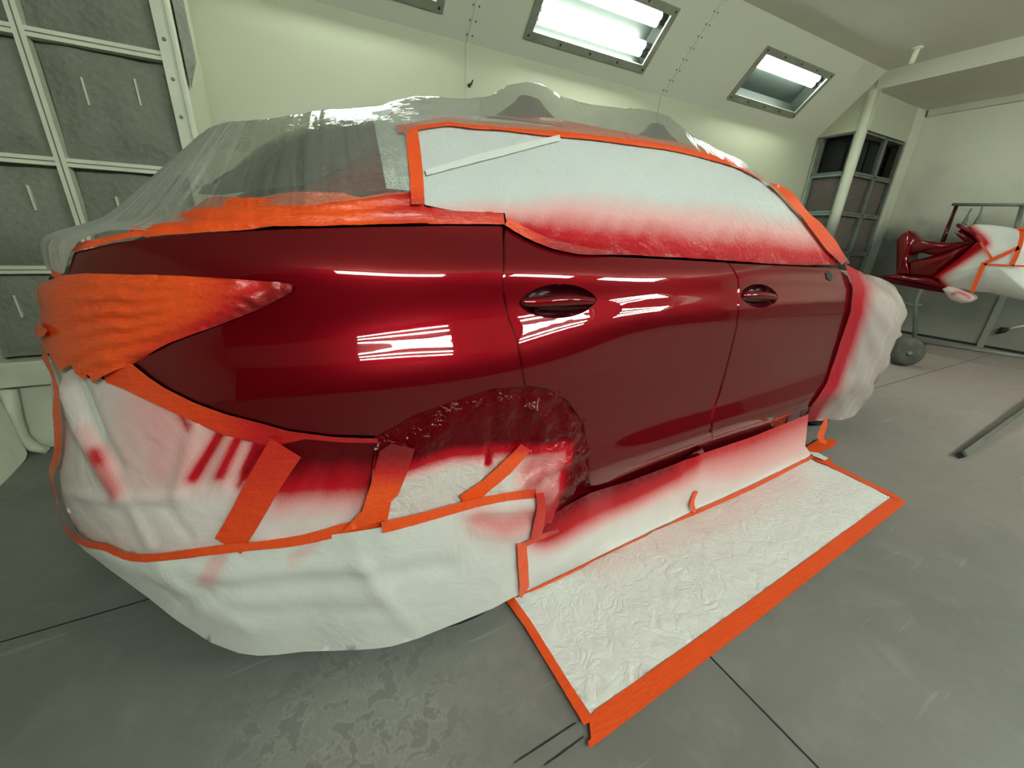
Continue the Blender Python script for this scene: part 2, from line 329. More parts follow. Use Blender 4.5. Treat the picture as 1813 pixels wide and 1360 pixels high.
def creased(prof, k=9, e=.003):
    p = [np.array(q, float) for q in prof]; a = p[k - 1] - p[k]; b = p[k + 1] - p[k]
    return [tuple(q) for q in p[:k]] + [tuple(p[k] + a / np.linalg.norm(a) * e), tuple(p[k] + b / np.linalg.norm(b) * e)] + [tuple(q) for q in p[k + 1:]]
CCOLS = [(a, creased(p)) for a, p in COLS]
def build_grid(cols, NA=300, NWQ=440, a0=None, a1=None):
    ca = np.array([c[0] for c in cols]); tab = np.array([c[1] for c in cols], float)      # (ncol, rows, 2)
    mean = tab.mean(0); w = np.r_[0, np.cumsum(np.hypot(*np.diff(mean, axis=0).T))]; w /= w[-1]
    aq = np.linspace(ca[0] if a0 is None else a0, ca[-1] if a1 is None else a1, NA); wq = np.linspace(0, 1, NWQ)
    rows = nat_spline(w, tab.transpose(1, 0, 2).reshape(len(w), -1), wq).reshape(NWQ, len(ca), 2)
    # columns: monotone-ish linear + smoothing blend keeps the plan quiet
    out = np.zeros((NWQ, NA, 2)); 
    for i in range(NWQ): out[i] = nat_spline(ca, rows[i], aq)
    bp, bn = base_pt(aq); bn = bn * NS
    u = bp[None, :, 0] + out[..., 0] * bn[None, :, 0]; v = bp[None, :, 1] + out[..., 0] * bn[None, :, 1]; z = out[..., 1]
    P = CO + u[..., None] * EU + v[..., None] * EV; P[..., 2] += z
    return aq, wq, P
class Surf:
    """a real surface that pixels of the survey photograph are intersected with"""
    def __init__(s, P, aw, core=None):
        s.P = P; n0, n1 = P.shape[:2]; s.V = P.reshape(-1, 3); s.aw = aw.reshape(-1, 2)
        du = np.gradient(P, axis=1); dv = np.gradient(P, axis=0); N = np.cross(dv, du); N /= np.linalg.norm(N, axis=2)[..., None] + 1e-12
        if (N.reshape(-1, 3) * ((EYE - s.V) if core is None else (s.V - core))).sum() < 0: N = -N
        s.N = N.reshape(-1, 3)
        i, j = np.meshgrid(np.arange(n0 - 1), np.arange(n1 - 1), indexing='ij'); k = (i * n1 + j).ravel()
        s.F = np.r_[np.c_[k, k + 1, k + n1 + 1], np.c_[k, k + n1 + 1, k + n1]]
        s.bvh = BVHTree.FromPolygons([Vector(v) for v in s.V], s.F.tolist(), all_triangles=True)
    def hit(s, px, py):
        d = ray(px, py); loc, no, fi, di = s.bvh.ray_cast(Vector(EYE), Vector(d))
        if loc is None: return None
        return s.interp(np.array(loc), fi)
    def interp(s, p, fi):
        A, B, Cc = (s.V[q] for q in s.F[fi]); n = np.cross(B - A, Cc - A); nn = n @ n + 1e-20
        w0 = np.cross(Cc - B, p - B) @ n / nn; w1 = np.cross(A - Cc, p - Cc) @ n / nn; ww = np.array([w0, w1, 1 - w0 - w1])
        N = ww @ s.N[s.F[fi]]; N /= np.linalg.norm(N) + 1e-12
        return p, N, ww @ s.aw[s.F[fi]]
    def near(s, p):
        loc, no, fi, di = s.bvh.find_nearest(Vector(p)); return s.interp(np.array(loc), fi)
    def get(s, px, py, cen):
        h = s.hit(px, py)
        if h: return h
        p = np.array([px, py], float); c = np.array(cen, float); L = np.hypot(*(c - p)); t = 0.
        while t < L:
            t += 3.; h = s.hit(*(p + (c - p) * t / L))
            if h:
                lo, hi = t - 3., t
                for _ in range(5):
                    m = (lo + hi) / 2; q = s.hit(*(p + (c - p) * m / L))
                    if q: hi, h = m, q
                    else: lo = m
                return h
        return s.near(EYE + ray(px, py) * 1.2)
aq, wq, PB = build_grid(CCOLS)
AW = np.stack(np.meshgrid(aq, wq), -1)
CORE = W3(1.3, -.95, .75); BODY = Surf(PB, AW, CORE)
# floor apron surface below the sill
_u = np.linspace(-.2, 2.5, 140); _prof = np.array([(-.022, .9), (-.03, .6), (-.040, .42), (-.048, .33), (-.036, .2), (-.018, .08), (-.004, .02), (.012, .006), (.06, .004)])
_t = np.linspace(0, 8, 90); _pq = nat_spline(np.arange(9), _prof, _t)
PA = np.array([[W3(u, v + .045 * min(1, max(0, (.62 - u) / .16)) * min(1, z / .1), max(z, .003)) for u in _u] for v, z in _pq]); SILL = Surf(PA, np.stack(np.meshgrid(_u, _t * .12), -1))
_x = np.linspace(-2, 8, 60); _y = np.linspace(-2, 3, 40)
FLOOR = Surf(np.array([[(x, y, .002) for x in _x] for y in _y]), np.stack(np.meshgrid(_x, _y), -1))
# film over roof: rail follows the silhouette of the tented film
SIL = [(440, 195), (483, 193), (560, 193), (656, 192), (731, 181), (816, 185), (870, 178), (901, 160), (932, 157), (959, 162), (986, 180), (1044, 193), (1102, 201), (1145, 203), (1179, 212), (1218, 247), (1260, 268), (1300, 286), (1365, 328)]
_su, _sz = np.array([on_side(px, py - 1, -.40) for px, py in SIL]).T
def sm(x, a, b):
    t = min(1, max(0, (x - a) / (b - a))); return t * t * (3 - 2 * t)
def film_grid():
    aa = np.linspace(ua(2.0), _a[-1], 340); rows = []
    nw = 60; P = np.zeros((nw, len(aa), 3)); ww = np.linspace(0, 1, nw)
    bp, bn = base_pt(aa); bn = bn * NS
    ca = np.array([c[0] for c in COLS]); tab = np.array([c[1] for c in COLS], float)
    ov = np.array([nat_spline(ca, tab[:, r], aa) for r in range(18)])         # rows x a x 2
    for j, a in enumerate(aa):
        r8, r9, r10, r11, r12, r13, r14 = (ov[k, j] for k in (9, 10, 11, 12, 13, 14, 15))
        st = np.array([(r8[0] + .014, r8[1]), (r9[0] + .018, r9[1]), (r10[0] + .022, r10[1] + .004), (r11[0] + .02, r11[1] + .01), (r12[0] + .018, r12[1] + .014), (r13[0] + .012, r13[1] + .016), (r14[0], r14[1] + .02)])
        u0 = .1 - a
        zz = np.interp(u0, _su, _sz) + .010; k = np.clip((.62 - a) / .2, 0, 1)
        rear = np.array([np.interp(a, [.40, .50, .66, .83, 1.12, 1.6], [-.35, -.345, -.345, -.345, -.37, -.40]), np.interp(a, [.40, .50, .66, .83, 1.12, 1.6], [1.355, 1.345, 1.335, 1.325, 1.325, 1.33])])
        t5 = np.array([-.385, zz - .004]); m = sm(a, .38, .55); st[5] = t5 * (1 - m) + rear * m if a < .9 else rear
        st[6] = (np.array([-.44, zz - .006]) * (1 - m) + (rear + (-.06, .006)) * m)
        m2 = sm(a, .36, .56)                                     # toward the tail the sheet is pulled straight
        st[0] = st[0] * (1 - m2) + (np.array([st[0][0] + .006, st[0][1] + .0])) * m2
        for q in range(1, 5):
            f = (0, .10, .38, .72, .88)[q]; li = st[0] + (st[5] - st[0]) * f; st[q] = st[q] * (1 - m2) + li * m2
        st[4][1] = min(st[4][1], st[5][1] - .02)
        m3 = sm(a, .56, .74)                                     # and hangs down over the tailgate corner
        st[1] = st[1] * (1 - m3) + (np.array([r9[0] + .020, r9[1] + .002])) * m3; st[0] = st[0] * (1 - m3) + np.array([r9[0] + .030, 1.012]) * m3
        fin = np.array([(st[6][0] - .12, st[6][1] - .012), (st[6][0] - .24, st[6][1] - .02), (-.9 if a < .5 else st[6][0] - .32, st[6][1] - .02)])
        st = np.r_[st, fin]
        c = nat_spline(np.linspace(0, 1, len(st)), st, ww)
        lin = np.c_[np.interp(ww, np.linspace(0, 1, len(st)), st[:, 0]), np.interp(ww, np.linspace(0, 1, len(st)), st[:, 1])]
        c = .35 * c + .65 * lin
        u = bp[j, 0] + c[:, 0] * bn[j, 0]; v = bp[j, 1] + c[:, 0] * bn[j, 1]
        P[:, j] = CO + u[:, None] * EU + v[:, None] * EV; P[:, j, 2] += c[:, 1]
    return P, np.stack(np.meshgrid(aa, ww), -1)
FILM = Surf(*film_grid(), CORE)
# ------------------------------------------------------------------ patches
def seg_inside(poly, q):
    x, y = q; c = False; n = len(poly)
    for i in range(n):
        x0, y0 = poly[i]; x1, y1 = poly[i - 1]
        if (y0 > y) != (y1 > y) and x < (x1 - x0) * (y - y0) / (y1 - y0) + x0: c = not c
    return c
def densify(poly, st, closed=True):
    out = []; n = len(poly)
    for i in range(n if closed else n - 1):
        p = np.array(poly[i], float); q = np.array(poly[(i + 1) % n], float); k = max(1, int(np.hypot(*(q - p)) / st))
        out += [tuple(p + (q - p) * t / k) for t in range(k)]
    if not closed: out.append(tuple(poly[-1]))
    return out
def smooth_line(pts, st=6):
    pts = np.array(pts, float); d = np.r_[0, np.cumsum(np.hypot(*np.diff(pts, axis=0).T))]; n = max(2, int(d[-1] / st)); q = nat_spline(d, pts, np.linspace(0, d[-1], n))
    return [tuple(p) for p in q]
def dist_line(px, line):
    """signed-free distance of many pixels to a polyline"""
    L = np.array(line, float); best = np.full(len(px), 1e9)
    for a, b in zip(L[:-1], L[1:]):
        ab = b - a; t = np.clip(((px - a) @ ab) / (ab @ ab + 1e-9), 0, 1); best = np.minimum(best, np.hypot(*(px - a - t[:, None] * ab).T))
    return best
def vnoise(p, seed=0):
    """cheap smooth noise on 2-D arrays"""
    r = np.random.default_rng(seed); s = np.zeros(len(p))
    for k in range(7):
        f = 1.6 ** (k - 2); w = r.normal(size=2) * f; s += np.sin(p @ w + r.uniform(0, 6.28)) / (1 + .5 * k)
    return s / 3
def patch(name, poly, base, mat, off=.004, step=9, holes=(), spray=None, disp=None, parent=None, normals=True, flange=0., milk=None, calc_n=False):
    poly = densify(poly, step * .8); n = len(poly); pts = list(poly); edges = [(i, (i + 1) % n) for i in range(n)]
    hs = []
    for h in holes:
        h = densify(h, step * .6); b = len(pts); pts += h; edges += [(b + i, b + (i + 1) % len(h)) for i in range(len(h))]; hs.append(h)
    pa = np.array(poly); x0, y0 = pa.min(0); x1, y1 = pa.max(0); cen = pa.mean(0)
    allb = np.array(pts)
    for iy, y in enumerate(np.arange(y0, y1, step * .866)):
        for x in np.arange(x0 + (iy % 2) * step * .5, x1, step):
            if np.min(np.abs(allb - (x, y)).sum(1)) < step * .75: continue
            if seg_inside(poly, (x, y)) and not any(seg_inside(h, (x, y)) for h in hs): pts.append((x, y))
    vo, eo, fo, *_ = delaunay_2d_cdt([Vector(p) for p in pts], edges, [], 0, 1e-4)
    vo = np.array([tuple(v) for v in vo]); F = []
    for f in fo:
        c = vo[list(f)].mean(0)
        if seg_inside(poly, c) and not any(seg_inside(h, c) for h in hs): F.append(list(f))
    used = sorted({i for f in F for i in f}); mp = {o: i for i, o in enumerate(used)}; vo = vo[used]; F = [[mp[i] for i in f] for f in F]
    H = [base.get(x, y, cen) for x, y in vo]
    P = np.array([h[0] for h in H]); N = np.array([h[1] for h in H]); aw = np.array([h[2] for h in H])
    d = np.full(len(P), off)
    if disp is not None: d = d + disp(vo, aw)
    Q = P + N * d[:, None]
    A, B, Cc = (Q[[f[k] for f in F]] for k in range(3)); fn = np.cross(B - A, Cc - A)
    if (fn * N[[f[0] for f in F]]).sum() < 0: F = [f[::-1] for f in F]
    at = {'sw': np.c_[aw, np.zeros(len(aw))], 'spray': np.clip(spray(vo), 0, 1) if spray is not None else np.zeros(len(vo)), 'milk': milk(vo) if milk is not None else np.zeros(len(vo))}
    cn = N if (normals and disp is None and not calc_n) else None
    if flange:
        cnt = {}
        for f in F:
            for a, b in ((f[0], f[1]), (f[1], f[2]), (f[2], f[0])): cnt[(a, b)] = 1
        bd = [(a, b) for a, b in cnt if (b, a) not in cnt]; idx = {}; Vx = list(Q); Nx = list(cn) if cn is not None else None; ex = {k: list(v) for k, v in at.items()}
        for a, b in bd:
            q = []
            for i in (a, b):
                if i not in idx:
                    idx[i] = len(Vx); Vx += [Q[i], Q[i] - N[i] * flange]
                    if Nx is not None: Nx += [N[i], N[i]]
                    for k in ex: ex[k] += [at[k][i], at[k][i]]
                q.append(idx[i])
            F.append([q[1], q[0], q[0] + 1, q[1] + 1])
        Q = np.array(Vx); cn = np.array(Nx) if Nx is not None else None; at = {k: np.array(v) for k, v in ex.items()}
    return mesh_obj(name, Q, F, mat, parent, True, cn, at)
def strip(name, line, width, base, off=.007, parent=None, spray=None, mat='tape', st=7, smooth=True, ncross=3, label=None, jag=0.):
    ln = np.array(smooth_line(line, st) if smooth and len(line) > 2 else densify(line, st, False)); n = len(ln)
    wd = np.interp(np.linspace(0, 1, n), np.linspace(0, 1, len(width)), width) if hasattr(width, '__len__') else np.full(n, width, float)
    wd = wd + .3 * rng.normal(size=n)
    t = np.gradient(ln, axis=0); t /= np.hypot(*t.T)[:, None] + 1e-9; nr = np.c_[-t[:, 1], t[:, 0]]; cen = ln.mean(0)
    V = []; N = []; PX = []; aw = []
    for i in range(n):
        for k in range(ncross):
            p = ln[i] + nr[i] * wd[i] * (k / (ncross - 1) - .5); PX.append(p); h = base.get(*p, cen); V.append(h[0] + h[1] * (off + (.0012 * rng.random()))); N.append(h[1]); aw.append(h[2])
    F = [[i * ncross + k, i * ncross + k + 1, (i + 1) * ncross + k + 1, (i + 1) * ncross + k] for i in range(n - 1) for k in range(ncross - 1)]
    V = np.array(V); N = np.array(N); PX = np.array(PX)
    a = np.cross(V[F[0][1]] - V[F[0][0]], V[F[0][2]] - V[F[0][0]])
    if a @ N[F[0][0]] < 0: F = [f[::-1] for f in F]
    o = mesh_obj(name, V, F, mat, parent, True, None, {'sw': np.c_[np.array(aw), np.zeros(len(V))], 'spray': np.clip(spray(PX), 0, 1) if spray is not None else np.zeros(len(V)), 'milk': np.zeros(len(V))})
    if label: o['label'] = label
    return o
def sstep(x, a, b): t = np.clip((x - a) / (b - a), 0, 1); return t * t * (3 - 2 * t)
# ------------------------------------------------------------------ ROOM
YB, YN, XL, XR, ZS, ZC, SW = 3.44, -2.6, -3.2, 7.7, 2.45, 3.02, .57
def quad(name, pts, mat, kind='structure', flip=None):
    o = mesh_obj(name, pts, [[0, 1, 2, 3]], mat, None, False); o['kind'] = kind; return o
def slab(name, lo, hi, mat, parent=None, bevel=0., kind='structure'):
    o = MB().box(lo, hi).build(name, mat, parent, False, bevel)
    if parent is None: o['kind'] = kind
    return o
slab('floor', (XL, YN, -.1), (XR, YB, 0), 'floor')
slab('wall_back', (XL, YB, 0), (XR, YB + .1, ZC), 'wall')
slab('wall_right', (XR, YN, 0), (XR + .1, YB, ZC), 'end')
slab('wall_left', (XL - .1, YN, 0), (XL, YB, ZC), 'wall')
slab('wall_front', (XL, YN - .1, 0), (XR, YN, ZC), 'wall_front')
slab('ceiling', (XL, YN, ZC), (XR, YB, ZC + .1), 'ceil')
LIGHTS_FAR = [(-.10, 1.13), (1.80, 3.03), (4.25, 5.45)]
LIGHTS_NEAR = [(-.42, 1.75), (2.90, 4.50), (5.00, 6.20)]
SL = .806; SR = {1: (.145, .605), -1: (.07, .68)}
def slope_axes(side):
    if side > 0: return np.array([0, YB, ZS]), np.array([0, -.7071, .7071]), np.array([0, -.7071, -.7071])
    return np.array([0, YN, ZS]), np.array([0, .7071, .7071]), np.array([0, .7071, -.7071])
def slope_panel(name, side, lights, x1):
    S0, S1 = SR[side]; o, s, n = slope_axes(side); xs = [XL] + [x for l in lights for x in l] + [x1]; ss = [0, S0, S1, SL]; mb = MB()
    for i in range(len(xs) - 1):
        for j in range(3):
            if i % 2 == 1 and j == 1: continue
            q = [o + s * a + np.array([x, 0, 0]) for x, a in ((xs[i], ss[j]), (xs[i + 1], ss[j]), (xs[i + 1], ss[j + 1]), (xs[i], ss[j + 1]))]
            b = len(mb.v); mb.v += [tuple(p) for p in q]; mb.f.append([b, b + 1, b + 2, b + 3])
    p = mb.build(name, 'slope'); p['kind'] = 'structure'; return p
sp_far = slope_panel('trim_1', 1, LIGHTS_FAR, 6.25); sp_near = slope_panel('trim_2', -1, LIGHTS_NEAR, 6.25)
for x in (-.66, 1.37, 3.41, 5.45):          # screwed panel joints
    o, s, n = slope_axes(1); jx = np.array([x, 0, 0]); mb = MB(); w = np.array([.008, 0, 0])
    mb.prism([o + s * .0 + jx - w, o + s * .0 + jx + w, o + s * SL + jx + w, o + s * SL + jx - w], n * .004)
    if x < 5: mb.build('panel_joint', 'slope', sp_far)
    for k in range(9):
        for dx in (-.022, .022):
            c = o + s * (.05 + k * .09) + jx + np.array([dx, 0, 0])
            if x < 5: MB().lathe([(.0, .004), (.006, .004), (.007, 0)], c, n, 8).build('screw', 'grey_metal', sp_far)
for x in (1.37, 3.41):
    slab('trim_3' if x < 2 else 'trim_4', (x - .02, YB - .006, 0), (x + .02, YB, ZS), 'wall')
def panel_light(side, x0, x1, label, tubes, visible=True):
    S0, S1 = SR[side]; o, s, n = slope_axes(side); c = o + s * (S0 + S1) / 2 + np.array([(x0 + x1) / 2, 0, 0])
    t = empty('panel_light', c, label, 'ceiling light', 'recessed lights in the sloped panel')
    X = np.array([1., 0, 0])
    def rect(a0, a1, b0, b1): return [o + X * a0 + s * b0, o + X * a1 + s * b0, o + X * a1 + s * b1, o + X * a0 + s * b1]
    fr = MB(); fw = .045
    for a0, a1, b0, b1 in ((x0 - .012, x1 + .012, S0 - .012, S0 + fw), (x0 - .012, x1 + .012, S1 - fw, S1 + .012), (x0 - .012, x0 + fw, S0 + fw, S1 - fw), (x1 - fw, x1 + .012, S0 + fw, S1 - fw)): fr.prism(rect(a0, a1, b0, b1), n * .014)
    f = fr.build('frame', 'light_frame', t)
    for k in range(5):
        for b in (S0 + .014, S1 - .014):
            q = o + X * (x0 + .02 + (x1 - x0 - .04) * k / 4) + s * b + n * .014
            sub(f, 'screw', MB().lathe([(0, .005), (.008, .005), (.010, 0)], q, n, 8), 'screw')
    rf = MB(); d = .13; cor = rect(x0 + .005, x1 - .005, S0 + .005, S1 - .005); bk = [p - n * d for p in rect(x0 + .03, x1 - .03, S0 + .06, S1 - .06)]
    rf.v = [tuple(p) for p in cor + bk]; rf.f = [[4, 5, 6, 7]] + [[i, (i + 1) % 4, 4 + (i + 1) % 4, 4 + i] for i in range(4)]
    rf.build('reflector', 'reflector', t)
    MB().prism(rect(x0 + fw - .004, x1 - fw + .004, S0 + fw - .004, S1 - fw + .004), -n * .004).build('cover_glass', 'lens', t)
    for b, r in tubes:
        p = o + s * (S0 + (S1 - S0) * b) - n * .055
        tb = MB().tube([p + X * (x0 + .09), p + X * (x1 - .09)], r, 12).build('fluorescent_tube', 'tube' if side > 0 else 'tube_near', t, True)
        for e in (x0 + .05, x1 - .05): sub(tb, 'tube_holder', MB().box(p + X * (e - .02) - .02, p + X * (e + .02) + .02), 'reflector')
    return t
panel_light(1, *LIGHTS_FAR[0], 'recessed light whose lower corner just shows at the top edge', [(.3, .026), (.7, .026)])
panel_light(1, *LIGHTS_FAR[1], 'large bright recessed light in the sloped panel above the roof of the car', [(.22, .03), (.34, .03), (.70, .03), (.80, .03)])
panel_light(1, *LIGHTS_FAR[2], 'smaller recessed light near the corner, upper half glaring and lower half greenish', [(.68, .032), (.80, .032)])
for q in LIGHTS_NEAR: panel_light(-1, *q, 'recessed light in the sloped panel behind the viewer', [(.14, .024), (.38, .024), (.62, .024), (.86, .024)])
# dropped plenum over the far end
slab('trim_5', (6.25, YN, 2.86), (XR, YB, ZC), 'ceil')
slab('trim_6', (6.235, YN, 2.85), (6.25, 2.93, 3.02), 'slope')
slab('trim_7', (7.64, YN, 2.79), (XR, 2.90, 2.86), 'slope')
# ---- exhaust filter housing in the far corner
HX, HY = 6.25, 2.94
eh = empty('exhaust_housing', (HX, HY, 0), 'tall corner exhaust housing with dark openings over paint-loaded filters', 'filter housing')
MB().box((HX, HY, 2.47), (XR, YB, 2.86)).build('upper_casing', 'wall', eh)
MB().prism([(HX - .004, 2.87, 3.02), (HX - .004, 2.87, 2.46), (HX - .004, YB, 2.45)], (.01, 0, 0)).build('end_plate', 'wall', eh)
MB().tube([(HX + .02, HY + .02, 0), (HX + .02, HY + .02, 2.86)], .055, 12).build('corner_post', 'post', eh, True)
MB().box((7.42, HY - .01, 0), (7.69, HY + .06, 2.86)).build('wall_post', 'post', eh)
MB().box((HX + .04, YB - .05, 0), (HX + .08, YB, 2.47)).build('side_post', 'post', eh)
MB().box((HX + .25, HY + .25, 0), (XR - .02, YB - .02, 2.46)).build('inner_cavity', 'dark_hole', eh)
zrow = [0.05, .54, 1.05, 1.54, 2.0, 2.46]
def cell(a0, a1, z0, z1, face, pad):
    """filter cell frame and its pad on the side face (A) or the front face (B)"""
    f = MB(); e = .028
    def bx(p0, p1, q0, q1, d0, d1):
        if face == 'A': f.box((HX + d0, p0, q0), (HX + d1, p1, q1))
        else: f.box((p0, HY + d0, q0), (p1, HY + d1, q1))
    bx(a0, a1, z0, z0 + e, 0, .05); bx(a0, a1, z1 - e, z1, 0, .05); bx(a0, a0 + e, z0, z1, 0, .05); bx(a1 - e, a1, z0, z1, 0, .05)
    fo = f.build('filter_frame', 'frame_teal' if (face == 'A' and pad == 'filter_pink') else 'frame_dirty', eh, False, .008)
    n = 9; V = []
    for i in range(n):
        for j in range(n):
            s, t = i / (n - 1), j / (n - 1); d = .05 - .03 * math.sin(math.pi * s) * math.sin(math.pi * t) + .006 * rng.normal() * (pad != 'dark_hole') + (.13 if pad == 'dark_hole' else 0)
            a = a0 + .01 + (a1 - a0 - .02) * s; z = z0 + .01 + (z1 - z0 - .02) * t
            V.append((HX + d, a, z) if face == 'A' else (a, HY + d, z))
    F = [[i * n + j, (i + 1) * n + j, (i + 1) * n + j + 1, i * n + j + 1] for i in range(n - 1) for j in range(n - 1)]
    mesh_obj('filter_pad' if pad != 'dark_hole' else 'dark_opening', V, F, pad, eh)
for k in range(5):
    pad = 'dark_hole' if k == 4 else 'filter_pink'
    cell(HY + .06, YB - .04, zrow[k], zrow[k + 1], 'A', pad); cell(HX + .09, 6.90, zrow[k], zrow[k + 1], 'B', pad); cell(6.91, 7.41, zrow[k], zrow[k + 1], 'B', pad)
# ---- intake filter bank on the left
BX, BY = -.335, 2.63
fb = empty('filter_bank', (-1.6, BY, 0), 'cream-framed bank of grey fibrous air filters behind the rear of the car', 'air filter bank')
MB().box((BX - .065, BY - .012, .35), (BX - .012, BY + .05, ZS)).build('end_column', 'white_frame', fb)
MB().box((BX - .012, BY - .03, .35), (BX, BY + .05, ZS)).build('edge_angle', 'white_frame', fb)
MB().box((BX - .03, BY + .05, 0), (BX - .005, YB, ZS)).build('side_panel', 'wall', fb)
MB().box((XL, BY + .12, .0), (BX - .02, YB, ZS)).build('back_box', 'white_frame', fb)
MB().box((XL, BY - .02, .35), (BX, BY + .12, .47)).build('ledge', 'white_frame', fb, False, .006)
for a0, a1 in ((-1.05, BX - .01), (-1.94, -1.06), (-2.6, -1.95), (XL, -2.61)): MB().box((a0, BY + .03, 0), (a1, BY + .10, .345)).build('lower_panel', 'white_frame', fb, False, .004)
mx = [-.84 - .445 * k for k in range(5)]; zr = [.47, .884, 1.335, 1.795, 2.25]
for x in mx:
    m = MB().box((x - .018, BY - .004, .47), (x + .018, BY + .05, ZS)).build('mullion', 'white_frame', fb)
    sub(m, 'groove', MB().box((x - .002, BY - .0055, .47), (x + .002, BY - .003, ZS)), 'grey_metal')
for z in zr[1:]:
    m = MB().box((XL, BY, z - .017), (BX - .065, BY + .05, z + .017)).build('rail', 'white_frame', fb)
    sub(m, 'groove', MB().box((XL, BY - .0015, z - .002), (BX - .065, BY + .001, z + .002)), 'grey_metal')
for x in (BX - .042,):
    for k in range(12): MB().lathe([(0, .004), (.007, .004), (.008, 0)], (x, BY - .012, .55 + k * .145), (0, -1, 0), 8).build('screw', 'grey_metal', fb)
xe = [BX - .065] + mx
for i in range(len(xe) - 1):
    for k in range(4):
        a1, a0 = xe[i] - (.02 if i else 0), xe[i + 1] + .02; z0, z1 = zr[k] + .017, zr[k + 1] - .017; n = 15; V = []
        ph = rng.uniform(0, 6, 4)
        for p in range(n):
            for q in range(n):
                s, t = p / (n - 1), q / (n - 1); edge = min(s, 1 - s, t, 1 - t)
                d = .045 - .03 * min(1, edge * 6) + .008 * math.sin(6 * s + ph[0] + 4 * t) + .004 * math.sin(17 * s + ph[1]) - (.012 * math.exp(-((t - .06 - .05 * math.sin(3 * s + ph[2])) / .03) ** 2))
                V.append((a0 + (a1 - a0) * s, BY + d, z0 + (z1 - z0) * t))
        F = [[p * n + q, (p + 1) * n + q, (p + 1) * n + q + 1, p * n + q + 1] for p in range(n - 1) for q in range(n - 1)]
        fp = mesh_obj('filter_pad', V, F, 'filter', fb)
        for s in (.3, .72):
            x = a0 + (a1 - a0) * s; z = z0 + (z1 - z0) * (.62 + .06 * (s > .5))
            sub(fp, 'retaining_clip', MB().box((x - .003, BY + .004, z - .05), (x + .003, BY + .03, z + .05)), 'white_frame')
for i in range(len(xe) - 1):
    a1, a0 = xe[i] - (.02 if i else 0), xe[i + 1] + .02
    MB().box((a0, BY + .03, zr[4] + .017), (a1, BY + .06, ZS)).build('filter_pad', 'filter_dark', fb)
# loose filter folded over the end of the bank
V = []; n = 26; mthk = 10
for i in range(n):
    z = 1.72 + .70 * i / (n - 1)
    for j in range(mthk):
        t = j / (mthk - 1); V.append((BX + .006 + .028 * math.sin(math.pi * t) * min(1, i / 4) * (1 + .25 * math.sin(5 * z + 9 * t)), BY + .07 + .20 * t * min(1, .35 + i / 9), z))
F = [[i * mthk + j, i * mthk + j + 1, (i + 1) * mthk + j + 1, (i + 1) * mthk + j] for i in range(n - 1) for j in range(mthk - 1)]
mesh_obj('loose_filter', V, F, 'filter', fb)
# white cloth-covered panel low on the left
V = []; F = []; n1, n2 = 14, 10
prof = [(2.29, .0), (2.55, .005), (2.575, .07), (2.57, .20), (2.55, .32), (2.50, .45), (2.40, .55), (2.25, .60)]
pp = nat_spline(np.arange(8), np.array(prof), np.linspace(0, 7, 22)); mb = MB(); V = []
for i in range(9):
    x = -1.28 - .09 * i
    for y, z in pp: V.append((x + .008 * math.sin(9 * y + 5 * z), y - .03 * (i > 0) + .01 * math.sin(3 * i), max(z, .001)))
m = len(pp); F = [[i * m + j, i * m + j + 1, (i + 1) * m + j + 1, (i + 1) * m + j] for i in range(8) for j in range(m - 1)] + [list(range(m))]
tag(mesh_obj('covered_panel', V, F, 'white_frame'), 'pale dusty covered panel standing on the floor at the left edge', 'panel')
# sagging clear plastic against the lower wall
V = []; pts = [on_axis(x, y, 1, BY - .02) for x, y in ((14, 690), (22, 740), (36, 775), (60, 792), (86, 798))]
tag(MB().tube([pts[i] for i in range(5)], [.03, .034, .03, .024, .02], 9).build('plastic_roll', 'white_frame', None, True), 'crumpled pale roll of plastic lying against the wall below the filters', 'plastic')
# little fittings
hk = on_axis(830, 152, 1, YB)
t = empty('wall_hook', hk, 'small dark hook on the back wall above the roof of the car', 'hook')
MB().lathe([(0, .02), (.012, .02), (.014, 0)], hk, (0, -1, 0), 10).build('base', 'screw', t); MB().tube([hk + (0, -.015, 0), hk + (0, -.05, 0), hk + (.01, -.06, .025)], .006, 8).build('hook', 'screw', t, True)
pc = on_axis(1625, 84, 2, ZC)
t = empty('ceiling_nozzle', pc, 'short white pipe stub hanging from the ceiling before the dropped beam', 'pipe')
MB().tube([pc, pc + (0, .01, -.13)], [.026, .022], 12).build('pipe', 'white_frame', t, True); MB().lathe([(.045, 0), (.045, -.012), (.026, -.014)], pc, (0, 0, 1), 14).build('collar', 'ceil', t, True)
# floor joints
slab('trim_8', (.909, YN, 0.0), (.914, 3.4, .0012), 'dark_hole'); slab('trim_9', (XL, 1.3225, 0.0), (XR, 1.3265, .0012), 'dark_hole')
# end wall panel joint and black-and-white cable scrap
slab('trim_10', (7.675, 1.50, 0), (7.70, 1.56, 2.79), 'post'); slab('trim_11', (7.685, YN, .0), (7.70, 2.93, .03), 'dark_hole')
cb = [on_axis(x, y, 0, 7.665) for x, y in ((1765, 591), (1776, 584), (1786, 583), (1796, 580), (1806, 578), (1818, 576))]
t = empty('cable', cb[0], 'torn black-and-white cable end stuck on the end wall at the right edge', 'cable')
MB().tube(cb[:3], [.008, .04, .016], 8).build('black_end', 'dark_hole', t, True); MB().tube(cb[2:], .012, 8).build('white_lead', 'white_frame', t, True)
# lighting helper: none hidden; a very low ambient
w = bpy.data.worlds.new('booth_air'); bpy.context.scene.world = w; w.use_nodes = True; w.node_tree.nodes['Background'].inputs[0].default_value = (.6, .63, .55, 1); w.node_tree.nodes['Background'].inputs[1].default_value = .02
bpy.context.scene.cycles.use_denoising = True; bpy.context.scene.cycles.max_bounces = 10; bpy.context.scene.cycles.transparent_max_bounces = 12; bpy.context.scene.cycles.sample_clamp_indirect = 8

